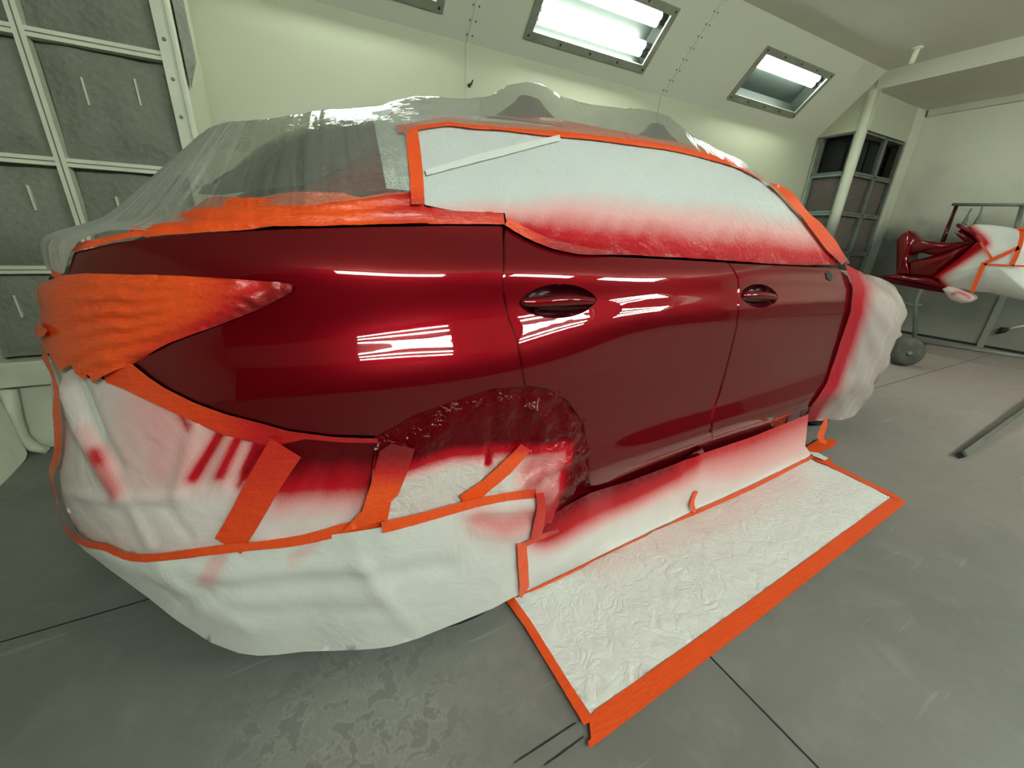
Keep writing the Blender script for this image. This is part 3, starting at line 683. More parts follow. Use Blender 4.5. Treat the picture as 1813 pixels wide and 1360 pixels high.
# ------------------------------------------------------------------ CAR
car = empty('car', W3(1.3, -.9, 0), 'crimson red car freshly painted and masked in white paper and orange tape', 'car')
step_a = 3
g = PB[::6, ::3]; n0, n1 = g.shape[:2]
gv = g.reshape(-1, 3); gn = BODY.N.reshape(PB.shape)[::6, ::3].reshape(-1, 3)
gv = gv - gn * .05
far = gv.copy(); k = (far - CO) @ EV; far = far + EV * (-2 * .9 - 2 * k)[:, None]          # mirrored far side
idx = [[i * n1 + j, i * n1 + j + 1, (i + 1) * n1 + j + 1, (i + 1) * n1 + j] for i in range(n0 - 1) for j in range(n1 - 1)]
_c = gv - CO; _uu = _c @ EU; _vv = _c @ EV
_cut = (((_uu - .10) / .47) ** 2 + ((_c[:, 2] - .30) / .43) ** 2 < 1) & (_vv > -.3)
idx = [f for f in idx if not any(_cut[q] for q in f)] + [[q + len(gv) for q in f][::-1] for f in idx]
mesh_obj('body_shell', np.r_[gv, far], idx, 'under', car)
QUARTER = [(135, 448), (205, 432), (265, 424), (330, 418), (500, 408), (640, 404), (800, 401), (889, 402), (889.5, 444), (889, 480), (888.5, 520), (896, 560), (911, 600), (920, 640), (926, 684), (868, 688), (800, 710), (733, 733), (668, 770), (590, 769), (513, 759), (463, 745), (405, 730), (347, 709), (300, 686), (270, 666), (241, 642), (309, 607), (386, 578), (463, 548), (517, 518), (523, 510), (505, 499), (400, 492), (270, 486), (160, 483), (124, 486)]
ql = patch('quarter_panel', QUARTER, BODY, 'paint', .003, 8, parent=car, flange=.012); ORG[ql.name] = np.array(car.location)
def lens(c, hw, up, dn, tilt, n=40):
    out = []
    for i in range(n):
        t = 2 * math.pi * i / n; x = math.cos(t); y = math.sin(t); yy = (abs(y) ** 1.25) * np.sign(y) * (up if y < 0 else dn)
        out.append((c[0] + hw * x, c[1] + yy + tilt * x))
    return out
HR = lens((987, 535), 69, 32, 29, -2.5); HF = lens((1343, 525), 33, 22, 20, 2)
RDOOR = [(896, 405), (927, 425), (966, 441), (1016, 452.5), (1120, 457.5), (1200, 461), (1286, 466), (1295, 478), (1303.5, 493), (1304.5, 512), (1304, 550), (1300.5, 582), (1281, 659), (1270, 697), (1258, 732), (1257, 757), (1248, 776), (1232, 788), (1160, 817), (1100, 842), (1045, 863), (1040, 794), (1032, 748), (1005, 709), (968, 687), (930, 682), (925, 640), (916, 600), (900, 560), (893.5, 520), (893.5, 480), (894, 444)]
rd = patch('rear_door', RDOOR, BODY, 'paint', .003, 8, holes=[HR], parent=car, flange=.012)
FDOOR = [(1290, 467), (1483, 476), (1500, 490), (1508, 512), (1505, 551), (1487, 612), (1466, 678), (1440, 718), (1400, 733), (1330, 757), (1262, 778), (1260.5, 757), (1262, 732), (1274, 697), (1285, 659), (1304, 582), (1307.5, 550), (1308, 512), (1307, 493), (1299, 478)]
fd = patch('front_door', FDOOR, BODY, 'paint', .003, 6, holes=[HF], parent=car, flange=.012)
for o in (rd, fd): ORG[o.name] = np.array(car.location)
def handle(door, H, bar, bw, bulge, lab):
    c = np.array(H).mean(0); hw = (max(p[0] for p in H) - min(p[0] for p in H)) / 2; hh = (max(p[1] for p in H) - min(p[1] for p in H)) / 2
    cup = patch('handle_recess', H, BODY, 'paint_dark', .002, 6, disp=lambda px, aw: -.042 * np.clip(1 - ((px[:, 0] - c[0]) / hw) ** 2 - ((px[:, 1] - c[1]) / hh) ** 2, 0, 1) ** .6)  # recess shade put into a darker copy of the door paint
    cup.parent = door; cup.data.transform(Matrix.Translation(-Vector(car.location)))
    ln = smooth_line(bar, 4); n = len(ln); V = []; F = []; m = 14
    hs = [BODY.get(*p, c) for p in ln]
    for i, h in enumerate(hs):
        t = i / (n - 1); env = max(0., math.sin(math.pi * (.02 + .96 * t))) ** .45; tan = hs[min(i + 1, n - 1)][0] - hs[max(i - 1, 0)][0]; tan /= np.linalg.norm(tan); up = np.cross(h[1], tan); up /= np.linalg.norm(up)
        if up[2] < 0: up = -up
        cc = h[0] + h[1] * (.000 + bulge * env)
        for k in range(m):
            a = 2 * math.pi * k / m; V.append(cc + up * math.cos(a) * bw * (.35 + .65 * env) + h[1] * math.sin(a) * .013 * env)
    F = [[i * m + k, i * m + (k + 1) % m, (i + 1) * m + (k + 1) % m, (i + 1) * m + k] for i in range(n - 1) for k in range(m)] + [list(range(m))[::-1], [(n - 1) * m + k for k in range(m)]]
    b = mesh_obj('door_handle', np.array(V) - np.array(car.location), F, 'paint', None, True); b.parent = door; return b
h1 = handle(rd, HR, [(921, 536), (950, 536), (990, 533), (1030, 533), (1052, 533)], .015, .012, '')
h2 = handle(fd, HF, [(1313, 524), (1330, 524), (1350, 525), (1373, 527)], .015, .012, '')
lk = BODY.get(957, 545, (957, 545)); kc = MB().lathe([(0, .004), (.008, .004), (.010, -.01)], lk[0] - lk[1] * .018 - np.array(car.location), lk[1], 12).build('lock_cover', 'paint', None, True); kc.parent = rd
# sill under the doors
patch('rocker_panel', [(1045, 858), (1100, 836), (1160, 811), (1232, 780), (1250, 768), (1330, 749), (1400, 725), (1442, 710), (1430, 742), (1330, 784), (1240, 812), (1180, 836), (1110, 862), (1046, 890)], BODY, 'paint', -.002, 7, parent=car, flange=.01)
# greenhouse pieces that show through the film
patch('rear_quarter_glass', [(420, 226), (520, 216), (640, 216), (690, 220), (690, 252), (620, 292), (540, 330), (470, 338), (390, 348), (352, 346)], BODY, 'glass', .003, 10, parent=car)
patch('pillar_trim', [(694, 254), (622, 295), (544, 333), (500, 345), (600, 344), (690, 340), (735, 338), (735, 240)], BODY, 'paint', .003, 10, parent=car)
for u, v in ((.12, -.024), (2.72, -.16), (.08, -1.78), (2.72, -1.64)):
    sgn = 1 if v > -.5 else -1; rr_ = u < 1 and sgn > 0; c = W3(.05, -.010, .337) if rr_ else W3(u, v - sgn * .005, .335); ax = EV * .995 + np.array([0, 0, .10]) if rr_ else EV * sgn
    ty = MB().lathe([(.20, -.20), (.30, -.21), (.330, -.19), (.335, -.16), (.335, -.04), (.330, -.012), (.31, -.004), (.27, -.002), (.24, -.008), (.205, -.03)], c, ax, 40).build('tyre', 'rubber', car, True); ORG[ty.name] = np.array(car.location)
    sub(ty, 'wheel_rim', MB().lathe([(.0, -.06), (.05, -.05), (.07, -.075), (.19, -.05), (.206, -.03), (.206, -.15)], c, ax, 30), 'grey_metal', True)
# ------------------------------------------------------------------ MASKING
LOWTAPE = [(124, 906), (131, 922), (150, 940), (179, 954), (207, 959), (233, 971), (278, 976), (330, 971), (381, 964), (450, 957), (538, 946), (628, 924), (673, 914), (740, 899), (812, 880), (870, 868), (934, 860)]
SEAMLOW = [(232, 688), (290, 716), (347, 742), (400, 766), (483, 787)]
def sp_bumper(p):
    s = .09 + .16 * sstep(p[:, 0], 170, 260) * (1 - sstep(p[:, 1], 830, 900)) * (1 + .6 * vnoise(p * .02, 3))
    d = dist_line(p, [(483, 784), (560, 776), (670, 778)]); right = sstep(p[:, 0], 440, 500)
    s = s + right * np.clip(1.0 - d / 145, 0, 1)
    for (a, b, w, k) in (((395, 760), (345, 845), 10, .42), ((425, 770), (392, 840), 9, .38), ((455, 785), (425, 860), 8, .34), ((180, 800), (215, 868), 13, .36), ((160, 760), (186, 812), 10, .16), ((325, 735), (338, 752), 8, .3), ((462, 800), (440, 835), 10, .3)): s = s + k * np.exp(-(dist_line(p, [a, b]) / w) ** 2)
    return s
def folds(lines, w=12, h=.008):
    def f(p, aw):
        s = np.zeros(len(p))
        for q in lines:
            ln, ww, hh = q if len(q) == 3 and not isinstance(q[0], (int, float)) else (q, w, h); s = s + hh * np.exp(-(dist_line(p, ln) / ww) ** 2)
        return s * .55 + .0012 * vnoise(p * .05, 11)
    return f
bp = empty('bumper_paper', W3(-.5, -.1, .7), 'upper sheet of white masking paper with pink overspray below the tail lamp', 'masking paper')
fb1 = folds([([(123, 690), (150, 760), (190, 830), (218, 872)], 11, .020), ([(150, 680), (185, 770), (218, 828)], 9, -.012), ([(350, 745), (338, 800), (320, 870)], 14, .012), ([(385, 765), (350, 840)], 9, -.008), ([(410, 775), (385, 845)], 8, .008), ([(440, 785), (415, 860)], 8, -.008), ([(130, 870), (215, 885), (320, 876)], 8, .010), ([(240, 900), (270, 965)], 8, .008), ([(300, 900), (340, 950)], 7, -.006), ([(565, 800), (500, 900), (450, 945)], 9, .008), ([(600, 800), (560, 880), (490, 940)], 9, -.006), ([(620, 830), (570, 890), (520, 925)], 7, .007)])
patch('paper_sheet', [(118, 660), (127, 659), (143, 648), (166, 672), (172, 664)] + SEAMLOW + [(540, 772), (600, 778), (668, 780), (660, 830), (648, 880), (628, 926), (538, 951), (381, 970), (278, 982), (233, 977), (179, 960), (140, 938), (120, 896), (113, 833), (121, 748)], BODY, 'paper', .006, 9, spray=sp_bumper, disp=fb1, parent=bp)
sp_seam = lambda p: .12 + .45 * sstep(p[:, 0], 300, 520) + .1 * vnoise(p * .03, 2)
patch('tape_strip', [(241, 643), (270, 667), (300, 687), (347, 710), (405, 731), (463, 746), (513, 760), (590, 770), (668, 773), (668, 781), (600, 779), (540, 774), (483, 788), (440, 777), (400, 767), (347, 743), (290, 717), (232, 690), (196, 676), (185, 640)], BODY, 'tape', .009, 8, spray=sp_seam, parent=bp, disp=lambda p, a: .0015 * vnoise(p * .08, 4), calc_n=True)
strip('tape_strip', [(509, 786), (470, 850), (440, 905), (409, 958)], [62, 58, 55, 52], BODY, .016, bp, lambda p: .42 - .25 * sstep(p[:, 1], 780, 950), smooth=True, ncross=4)
strip('tape_strip', LOWTAPE[:13], [9, 12, 13, 14, 15, 15, 17, 20, 22], BODY, .019, bp, lambda p: .05 + 0 * p[:, 0])
strip('tape_strip', [(92, 604), (104, 640), (116, 668), (120, 700), (122, 745), (123, 780), (117, 815), (111, 834), (113, 862), (118, 888), (126, 912)], [10, 12, 7, 8, 14, 14, 12, 13, 8, 8, 9], BODY, .016, bp)
patch('tape_strip', [(670, 788), (690, 775), (730, 785), (716, 830), (702, 866), (690, 878), (684, 909), (655, 918), (606, 930), (640, 893), (654, 850), (663, 815)], BODY, 'tape', .026, 8, spray=lambda p: .95 - .92 * sstep(p[:, 1], 785, 870), parent=bp, disp=lambda p, a: .002 * vnoise(p * .06, 5), calc_n=True)
# sheet around the wheel opening
def sp_wheel(p):
    ed = np.interp(p[:, 0], [650, 720, 800, 870, 930, 1000, 1045], [800, 800, 778, 775, 775, 770, 780]); s = np.clip(1.0 - (p[:, 1] - ed) / 46, 0, 1)
    s = np.maximum(s, .92 * sstep(p[:, 0] + (p[:, 1] - 800) * .25, 975, 1015)); s = np.maximum(s, .42 * sstep(p[:, 0], 895, 930) * (1 + .5 * vnoise(p * .05, 8)))
    s = np.maximum(s, .9 * np.exp(-(dist_line(p, [(865, 690), (864, 770), (860, 815)]) / 9) ** 2)); s = np.maximum(s, np.exp(-(dist_line(p, [(924, 690), (918, 770)]) / 10) ** 2))
    return s + .07 + .06 * vnoise(p * .03, 6)
wp = empty('wheel_arch_paper', W3(.1, -.05, .6), 'oversprayed white sheet filling the rear wheel opening with crumpled red edge', 'masking paper')
fw = folds([([(870, 690), (866, 780), (858, 840)], 10, -.014), ([(850, 760), (845, 860)], 8, .008), ([(925, 700), (900, 780), (885, 830)], 12, -.016), ([(905, 760), (890, 820)], 7, .012), ([(1035, 800), (960, 830), (890, 868)], 9, .020), ([(1030, 770), (985, 790), (925, 800)], 8, .016), ([(1010, 760), (950, 775)], 7, .014), ([(1035, 830), (960, 875), (945, 900)], 9, .016), ([(1038, 850), (1000, 900), (985, 935)], 8, -.014), ([(800, 725), (745, 790), (705, 850)], 12, .012), ([(740, 745), (700, 800)], 10, -.010), ([(985, 700), (1020, 770)], 7, .012), ([(955, 700), (990, 760), (1015, 830)], 8, -.012), ([(935, 720), (960, 745), (940, 790)], 7, .016)])
def dw(p, aw):
    ins = np.minimum(np.minimum(dist_line(p, [(668, 772), (733, 733), (800, 710), (868, 688), (930, 685)]), dist_line(p, [(930, 685), (970, 688), (1005, 709), (1032, 748), (1040, 794), (1043, 866)])), 60) / 60
    ed = sstep(p[:, 0], 925, 990)
    return fw(p, aw) - .007 + .022 * np.minimum(ins * 1.6, 1) + ed * .009 * vnoise(p * .19, 21) * (1 + vnoise(p * .4, 22))
patch('paper_sheet', [(664, 768), (730, 728), (798, 704), (866, 682), (928, 678), (972, 683), (1010, 705), (1037, 745), (1045, 794), (1048, 864), (1046, 880), (1020, 893), (985, 925), (958, 945), (930, 945), (934, 868), (870, 874), (812, 886), (740, 904), (684, 914), (640, 920), (655, 860)], BODY, 'paper_plastic', .003, 7, spray=sp_wheel, disp=dw, parent=wp)
strip('tape_strip', [(920, 784), (885, 822), (850, 852), (815, 880)], [20, 24, 22, 30], BODY, .030, wp, lambda p: .45 * (1 - sstep(p[:, 1], 785, 805)))
patch('tape_strip', [(808, 888), (812, 872), (832, 850), (842, 866), (850, 872), (838, 880)], BODY, 'tape', .030, 6, parent=wp)
strip('tape_strip', LOWTAPE[12:] , [20, 17, 16, 14, 15], BODY, .046, wp, lambda p: .35 * sstep(p[:, 0], 890, 935))
strip('tape_strip', [(938, 858), (941, 880), (936, 910), (929, 942)], [14, 16, 18, 16], BODY, .052, wp, lambda p: .42 + 0 * p[:, 0])
strip('tape_strip', [(913, 945), (935, 934), (970, 922)], [8, 10, 6], BODY, .052, wp, lambda p: .2 + .5 * sstep(p[:, 0], 930, 970))
# lower skirt
sk = empty('skirt_paper', W3(-.4, 0, .2), 'large clean white paper skirt hanging below the bumper down to the tyre', 'masking paper')
fs = folds([([(280, 985), (400, 1020), (520, 1010), (640, 990)], 16, .010), ([(330, 1065), (380, 1035), (620, 1010), (780, 985)], 14, -.010), ([(290, 1000), (360, 1065), (440, 1100)], 16, .008), ([(640, 985), (690, 1050), (720, 1080)], 18, .010), ([(845, 905), (890, 908), (930, 900)], 7, -.012), ([(815, 895), (870, 890), (925, 882)], 6, .012), ([(830, 925), (880, 935), (920, 925)], 7, .010), ([(150, 950), (250, 1000), (330, 1030)], 12, .008), ([(420, 1060), (560, 1050), (680, 1035)], 8, .004), ([(440, 1085), (560, 1075), (690, 1060)], 8, -.004)])
patch('paper_sheet', [(131, 925), (150, 944), (179, 957), (233, 974), (278, 979), (381, 968), (538, 950), (628, 928), (673, 917), (812, 884), (870, 872), (938, 862), (938, 900), (930, 942), (908, 946), (908, 1000), (907, 1036), (860, 1060), (813, 1078), (735, 1108), (691, 1121), (570, 1143), (493, 1153), (460, 1154), (426, 1149), (381, 1131), (320, 1092), (269, 1051), (205, 1004), (152, 962)], BODY, 'paper', .010, 10, spray=lambda p: .02 + .34 * np.exp(-(dist_line(p, [(835, 905), (880, 918), (925, 905)]) / 22) ** 2) + .2 * np.exp(-(dist_line(p, [(392, 980), (372, 1020)]) / 16) ** 4) + .14 * np.exp(-(dist_line(p, [(560, 950), (520, 985)]) / 12) ** 4) + .05 * sstep(p[:, 0], 700, 900) * (1 - sstep(p[:, 1], 930, 1000)), disp=lambda p, a: fs(p, a) + .030 * sstep(p[:, 0], 520, 700), parent=sk)
strip('tape_strip', [(907, 943), (909, 975), (912, 1022)], [16, 17, 16], BODY, .050, sk)
strip('tape_strip', [(911, 1020), (908, 1030), (906, 1038)], [16, 8, 4], BODY, .050, sk, smooth=False)
# lamp wrap
lw = empty('tail_lamp_wrap', W3(-.45, -.1, .95), 'crinkled orange tape wrapped over the tail lamp, pointed toward the front', 'masking tape')
def sp_shade_lamp(p): return .02 + .5 * sstep(p[:, 0], 300, 500) + .42 * np.exp(-(dist_line(p, [(240, 640), (386, 577), (517, 516)]) / 24) ** 2) * sstep(p[:, 0], 180, 330) + .06 * vnoise(p * .03, 9)  # overspray toward the tip; shading along the lower edge painted in as red
def dl(p, aw):
    e = np.minimum(dist_line(p, [(95, 500), (160, 486), (270, 489), (400, 494), (516, 505)]), dist_line(p, [(241, 642), (309, 606), (386, 577), (463, 547), (518, 516)]))
    ang = np.arctan2(p[:, 1] - 515, 560 - p[:, 0]); return .014 * np.clip(e / 22, 0, 1) ** .6 + .0025 * np.sin(ang * 80 + 4 * vnoise(p * .02, 1)) * sstep(p[:, 0], 100, 240) * (1 + vnoise(p * .03, 2)) * 1.7 + .003 * vnoise(p * .035, 12)
patch('lamp_tape', [(74, 513), (95, 499), (125, 489), (160, 485), (270, 488), (400, 493.5), (505, 500.5), (518, 504), (522, 510), (518, 517), (463, 547), (386, 577), (309, 606), (241, 642), (212, 660), (190, 676), (172, 662), (166, 671), (143, 645), (127, 657), (112, 630), (96, 608), (86, 590), (92, 575), (84, 545)], BODY, 'tape', .004, 8, spray=sp_shade_lamp, disp=dl, parent=lw)
patch('tape_corner', [(84, 580), (100, 574), (118, 585), (112, 596), (90, 600)], BODY, 'tape', .026, 6, parent=lw)
# belt-line tape
bt = empty('beltline_tape', W3(-.2, -.1, 1.12), 'wide band of orange tape along the top of the rear quarter below the film', 'masking tape')
def sp_belt(p): return .02 + .42 * sstep(p[:, 0], 640, 720) * (1 - .5 * sstep(p[:, 1], 384, 395)) + .05 * vnoise(p * .03, 14)
patch('tape_band', [(262, 422), (250, 418), (236, 424), (232, 414), (245, 400), (258, 392), (262, 400), (300, 392), (330, 372), (385, 354), (450, 350), (520, 347), (600, 345), (640, 350), (685, 343), (725, 341), (748, 348), (752, 366), (800, 376), (850, 377), (889, 378), (892, 399), (800, 398), (640, 401), (500, 405), (330, 415)], BODY, 'tape', .005, 8, spray=sp_belt, disp=lambda p, a: .004 * np.sin(p[:, 1] * .30 + 1.5 * np.sin(p[:, 0] * .02)) * (p[:, 0] < 760) + .003 * vnoise(p * .05, 3), parent=bt)
strip('tape_strip', [(236, 420), (200, 428), (160, 437), (124, 447)], [8, 10, 12, 10], BODY, .006, bt)
strip('tape_strip', [(126, 446), (118, 462), (112, 480), (106, 492)], [16, 20, 20, 16], BODY, .007, bt)
# window sheet
def sp_win(p):
    ed = np.interp(p[:, 0], [740, 800, 870, 950, 1050, 1150, 1250, 1350, 1440, 1500], [398, 392, 385, 392, 402, 408, 418, 425, 432, 440]); sp = np.interp(p[:, 0], [740, 900, 1000, 1300, 1450], [30, 40, 62, 62, 40])
    s = .5 + (p[:, 1] - ed) / (2 * sp) + .10 * vnoise(np.c_[p[:, 0] * .05 + p[:, 1] * .05, p[:, 1] * .012 - p[:, 0] * .012], 17); return np.clip(s, 0, 1) * .9
win = empty('window_paper', W3(.6, -.2, 1.2), 'pale paper and plastic covering the side windows, red overspray along its bottom', 'masking paper')
fwi = folds([([(760, 310), (870, 278), (985, 250)], 5, .004), ([(900, 400), (960, 350), (1000, 320)], 7, .004), ([(930, 410), (1000, 360)], 6, -.004), ([(1010, 425), (1060, 370)], 6, .003), ([(1180, 440), (1120, 380)], 6, .003), ([(1260, 445), (1200, 390)], 5, .003), ([(1380, 455), (1300, 390)], 5, .003), ([(960, 430), (1080, 446), (1260, 458)], 6, .006), ([(930, 415), (990, 440), (1040, 448)], 8, .006)])
patch('paper_sheet', [(659, 203), (731, 193), (800, 192), (870, 200), (986, 214), (1060, 228), (1140, 244), (1220, 266), (1300, 294), (1345, 318), (1366, 336), (1425, 398), (1465, 440), (1488, 470), (1400, 470), (1284, 462), (1120, 454), (1016, 450), (966, 438), (927, 422), (895, 401), (892, 380), (850, 378), (800, 376), (752, 366), (735, 342), (684, 337)], BODY, 'paper_window', .006, 9, spray=sp_win, disp=lambda p, a: fwi(p, a) + .004 * sstep(p[:, 1], 380, 440) * vnoise(p * .12, 31), parent=win)
strip('tape_strip', [(704, 238), (740, 231), (797, 224), (832, 228), (880, 231), (947, 237), (1063, 247), (1130, 256), (1198, 266), (1250, 279), (1300, 294), (1335, 308), (1362, 322)], [14, 15, 14, 13, 16, 17, 16, 16, 16, 15, 15, 20], BODY, .012, win)
strip('tape_strip', [(727, 236), (731, 270), (735, 310), (738, 368)], [22, 23, 23, 23], BODY, .013, win, lambda p: .35 * sstep(p[:, 1], 335, 368))
patch('tape_strip', [(697, 232), (716, 229), (735, 236), (730, 248), (716, 246)], BODY, 'tape', .014, 5, parent=win)
strip('tape_strip', [(1360, 324), (1380, 345), (1405, 372), (1432, 402), (1458, 434), (1486, 468)], [22, 14, 16, 20, 22, 12], BODY, .022, win, lambda p: .2 * sstep(p[:, 1], 390, 440) + .5 * sstep(p[:, 1], 440, 466))
strip('tape_strip', [(745, 200), (800, 201), (870, 209), (986, 223), (1063, 237), (1140, 252), (1200, 268)], [4, 6, 8, 10, 11, 10, 6], BODY, .009, win, lambda p: .3 + 0 * p[:, 0])
strip('tape_strip', [(893, 396), (927, 416), (966, 433), (1016, 446), (1080, 451)], [14, 16, 16, 14, 6], BODY, .012, win, lambda p: .15 + .6 * sstep(p[:, 0], 910, 990))
patch('black_trim', [(1368, 330), (1376, 334), (1430, 384), (1470, 424), (1492, 452), (1500, 468), (1493, 470), (1470, 436), (1432, 394), (1380, 342)], BODY, 'paint_dark', .012, 6, parent=car)
strip('paper_fold', [(752, 313), (870, 280), (988, 250)], [10, 14, 10], BODY, .012, win, mat='paper')
patch('mirror_hole', [(1460, 484), (1466, 482), (1472, 490), (1469, 499), (1462, 494)], BODY, 'dark_hole', .006, 4, parent=car)
# film over the roof
fl = empty('roof_film', W3(0, -.4, 1.4), 'clear wrinkled plastic film draped over the roof, rear glass and tailgate', 'plastic film')
def dfilm(p, aw):
    a, w = aw[:, 0], aw[:, 1]; s = np.sin(a * 46 + 5 * np.sin(a * 3) + 2.2 * w) * .5 + np.sin(a * 97 + 3 * w) * .3
    return .0016 * s * (.3 + .7 * (1 - w)) + .002 * np.sin(a * 17 + 2 * w)
LOWF = [(150, 439), (205, 426), (255, 408), (300, 398), (318, 394), (345, 380), (372, 372), (400, 368), (480, 368), (555, 366), (600, 358), (640, 352), (690, 346), (727, 341), (724, 320), (722, 300), (721, 270), (720, 236), (740, 226), (797, 219), (832, 223), (880, 225), (947, 231), (1063, 241), (1130, 250), (1198, 260), (1250, 273), (1300, 292), (1335, 306), (1354, 320)]
_h = [FILM.hit(*p) for p in densify(LOWF, 6, False)]; _lw = np.array([h[2] for h in _h if h]); _lw = _lw[np.argsort(_lw[:, 0])]
_tl = np.array([(1.6, .0), (1.1, .0), (.90, .0), (.84, .09), (.80, .15), (.66, .155)])
_la = np.r_[_lw[:, 0][_lw[:, 0] < .62], _tl[::-1, 0]]; _lv = np.r_[_lw[:, 1][_lw[:, 0] < .62], _tl[::-1, 1]]
_A = np.linspace(_lw[0, 0] + .002, FILM.aw[:, 0].max(), 420); _T = np.linspace(0, 1, 46); _fa = FILM.aw[:FILM.P.shape[1], 0]
_V = []; _N = []; _Q = []; _FN = FILM.N.reshape(FILM.P.shape)
for a in _A:
    j = min(len(_fa) - 2, max(0, int(np.searchsorted(_fa, a)) - 1)); fa = np.clip((a - _fa[j]) / (_fa[j + 1] - _fa[j]), 0, 1); w0 = np.interp(a, _la, _lv)
    for t in _T:
        w = w0 + (1 - w0) * t; x = w * (FILM.P.shape[0] - 1); i = min(FILM.P.shape[0] - 2, int(x)); fw_ = x - i
        g = lambda G: (G[i, j] * (1 - fa) + G[i, j + 1] * fa) * (1 - fw_) + (G[i + 1, j] * (1 - fa) + G[i + 1, j + 1] * fa) * fw_
        _V.append(g(FILM.P)); _N.append(g(_FN)); _Q.append((a, w))
_V = np.array(_V); _N = np.array(_N); _Q = np.array(_Q); _V = _V + _N * (.003 + dfilm(None, _Q))[:, None]
_c = (_V - EYE) @ ROT; _px = np.c_[CX + F_PX * _c[:, 0] / _c[:, 2], CY + F_PX * _c[:, 1] / _c[:, 2]]
_nt = len(_T); _f = [[i * _nt + k, (i + 1) * _nt + k, (i + 1) * _nt + k + 1, i * _nt + k + 1] for i in range(len(_A) - 1) for k in range(_nt - 1)]
milk = lambda p: np.maximum(.95 * (1 - sstep(p[:, 0] + .83 * (p[:, 1] - 195), 370, 520)), .45 * (1 - sstep(p[:, 1], 196, 226)) * (p[:, 0] > 430) * (p[:, 0] < 850))
mesh_obj('film_sheet', _V, _f, 'film', fl, True, None, {'sw': np.c_[_Q, np.zeros(len(_Q))], 'spray': np.zeros(len(_Q)), 'milk': np.clip(milk(_px), 0, 1)})
# film and paper wrapped round the tailgate corner
rf = empty('tailgate_paper', W3(-.75, -.6, .8), 'narrow strip of white sheet wrapping the tailgate at the left silhouette of the car', 'masking paper')
_ja = [j for j in range(len(aq)) if aq[j] > .79]; _ji = [i for i in range(len(wq)) if .47 < PB[i, _ja[len(_ja) // 3], 2] < 1.0][::4]; _g = PB[np.ix_(_ji, _ja)]; _gn = BODY.N.reshape(PB.shape)[np.ix_(_ji, _ja)]
_gq = np.stack(np.meshgrid(aq[_ja], wq[_ji]), -1).reshape(-1, 2); _m = _g.shape[1]; _dd = .0015 + .002 * np.sin(_gq[:, 0] * 31 + 14 * _gq[:, 1]) * np.clip((_gq[:, 0] - .8) * 5, 0, 1)
mesh_obj('paper_sheet', _g.reshape(-1, 3) + _gn.reshape(-1, 3) * _dd[:, None], [[i * _m + j, i * _m + j + 1, (i + 1) * _m + j + 1, (i + 1) * _m + j] for i in range(_g.shape[0] - 1) for j in range(_m - 1)], 'paper', rf, True, None, {'sw': np.c_[_gq, 0 * _gq[:, 0]], 'spray': np.zeros(len(_gq)), 'milk': np.zeros(len(_gq))})
def lump(uv, top, r, label):
    u, v = uv; b = W3(u, v, 0); prof = [(0., top), (.03, top - .006), (.05, top - .03), (.3 * r + .05, top - .07), (.65 * r + .05, top - .12), (r + .05, top - .19)]
    o = MB(); n = 20
    for rr, z in prof:
        for k in range(n):
            t = 2 * math.pi * k / n; q = rr * (1 + .12 * math.sin(3 * t + 1)); o.v.append(tuple(b + EU * q * 1.25 * math.cos(t) + EV * q * .8 * math.sin(t) + np.array([0, 0, z])))
    o.f = [[i * n + k, i * n + (k + 1) % n, (i + 1) * n + (k + 1) % n, (i + 1) * n + k] for i in range(len(prof) - 1) for k in range(n)]
    return tag(o.build('roof_bundle', 'bundle', None, True), label, 'bundle')
u, z = on_side(932, 158, -.44); lump((u + .02, -.46), z - .010, .17, 'dark bundle holding up the tallest peak of the roof film')
u, z = on_side(1158, 204, -.44); lump((u + .05, -.47), z - .014, .2, 'dark bundle under the lower film peak toward the front of the roof')
# sill sheet running down to the floor
sl = empty('sill_paper', W3(1.1, 0, .15), 'white apron sheet hung from the door sill to the floor, red overspray at its top', 'masking paper')
TOPL = [(958, 925), (1000, 895), (1043, 872), (1110, 852), (1180, 826), (1240, 803), (1330, 773), (1430, 733)]
def sp_sill(p):
    d = dist_line(p, TOPL); k = np.interp(p[:, 0], [930, 1050, 1180, 1230, 1300, 1430], [52, 62, 46, 46, 62, 60]); s = np.clip(1.12 - d / k, 0, 1) * np.interp(p[:, 0], [930, 1000, 1180, 1240, 1330, 1430], [.75, .9, .9, .55, .55, .5])
    return s + .03 + .10 * np.exp(-(dist_line(p, [(950, 960), (1100, 900), (1300, 845), (1420, 800)]) / 26) ** 2)
INN = [(912, 1062), (960, 1037), (1072, 984), (1142, 951), (1155, 942), (1236, 910), (1330, 868), (1400, 832), (1440, 811)]
fsl = folds([([(920, 1040), (1000, 1000), (1110, 965)], 7, .008), ([(1232, 815), (1222, 850), (1216, 880)], 9, .020), ([(1250, 840), (1240, 880), (1236, 905)], 8, -.016), ([(1200, 830), (1200, 862)], 8, .012), ([(1290, 815), (1260, 860)], 8, .008), ([(1000, 950), (1090, 910), (1180, 880)], 10, .007), ([(1380, 790), (1420, 800)], 7, .010), ([(1350, 800), (1300, 840)], 8, .006)])
patch('paper_sheet', TOPL + [(1424, 790), (1440, 811)] + INN[::-1][1:] + [(905, 1042), (912, 985), (915, 948), (935, 942)], SILL, 'paper', .004, 8, spray=sp_sill, disp=fsl, parent=sl)
strip('tape_strip', INN, [7, 8, 8, 8, 8, 8, 8, 7, 6], SILL, .016, sl, smooth=False)
strip('tape_strip', [(1226, 866), (1219, 882), (1221, 900), (1232, 912)], [6, 8, 7, 10], SILL, .020, sl)
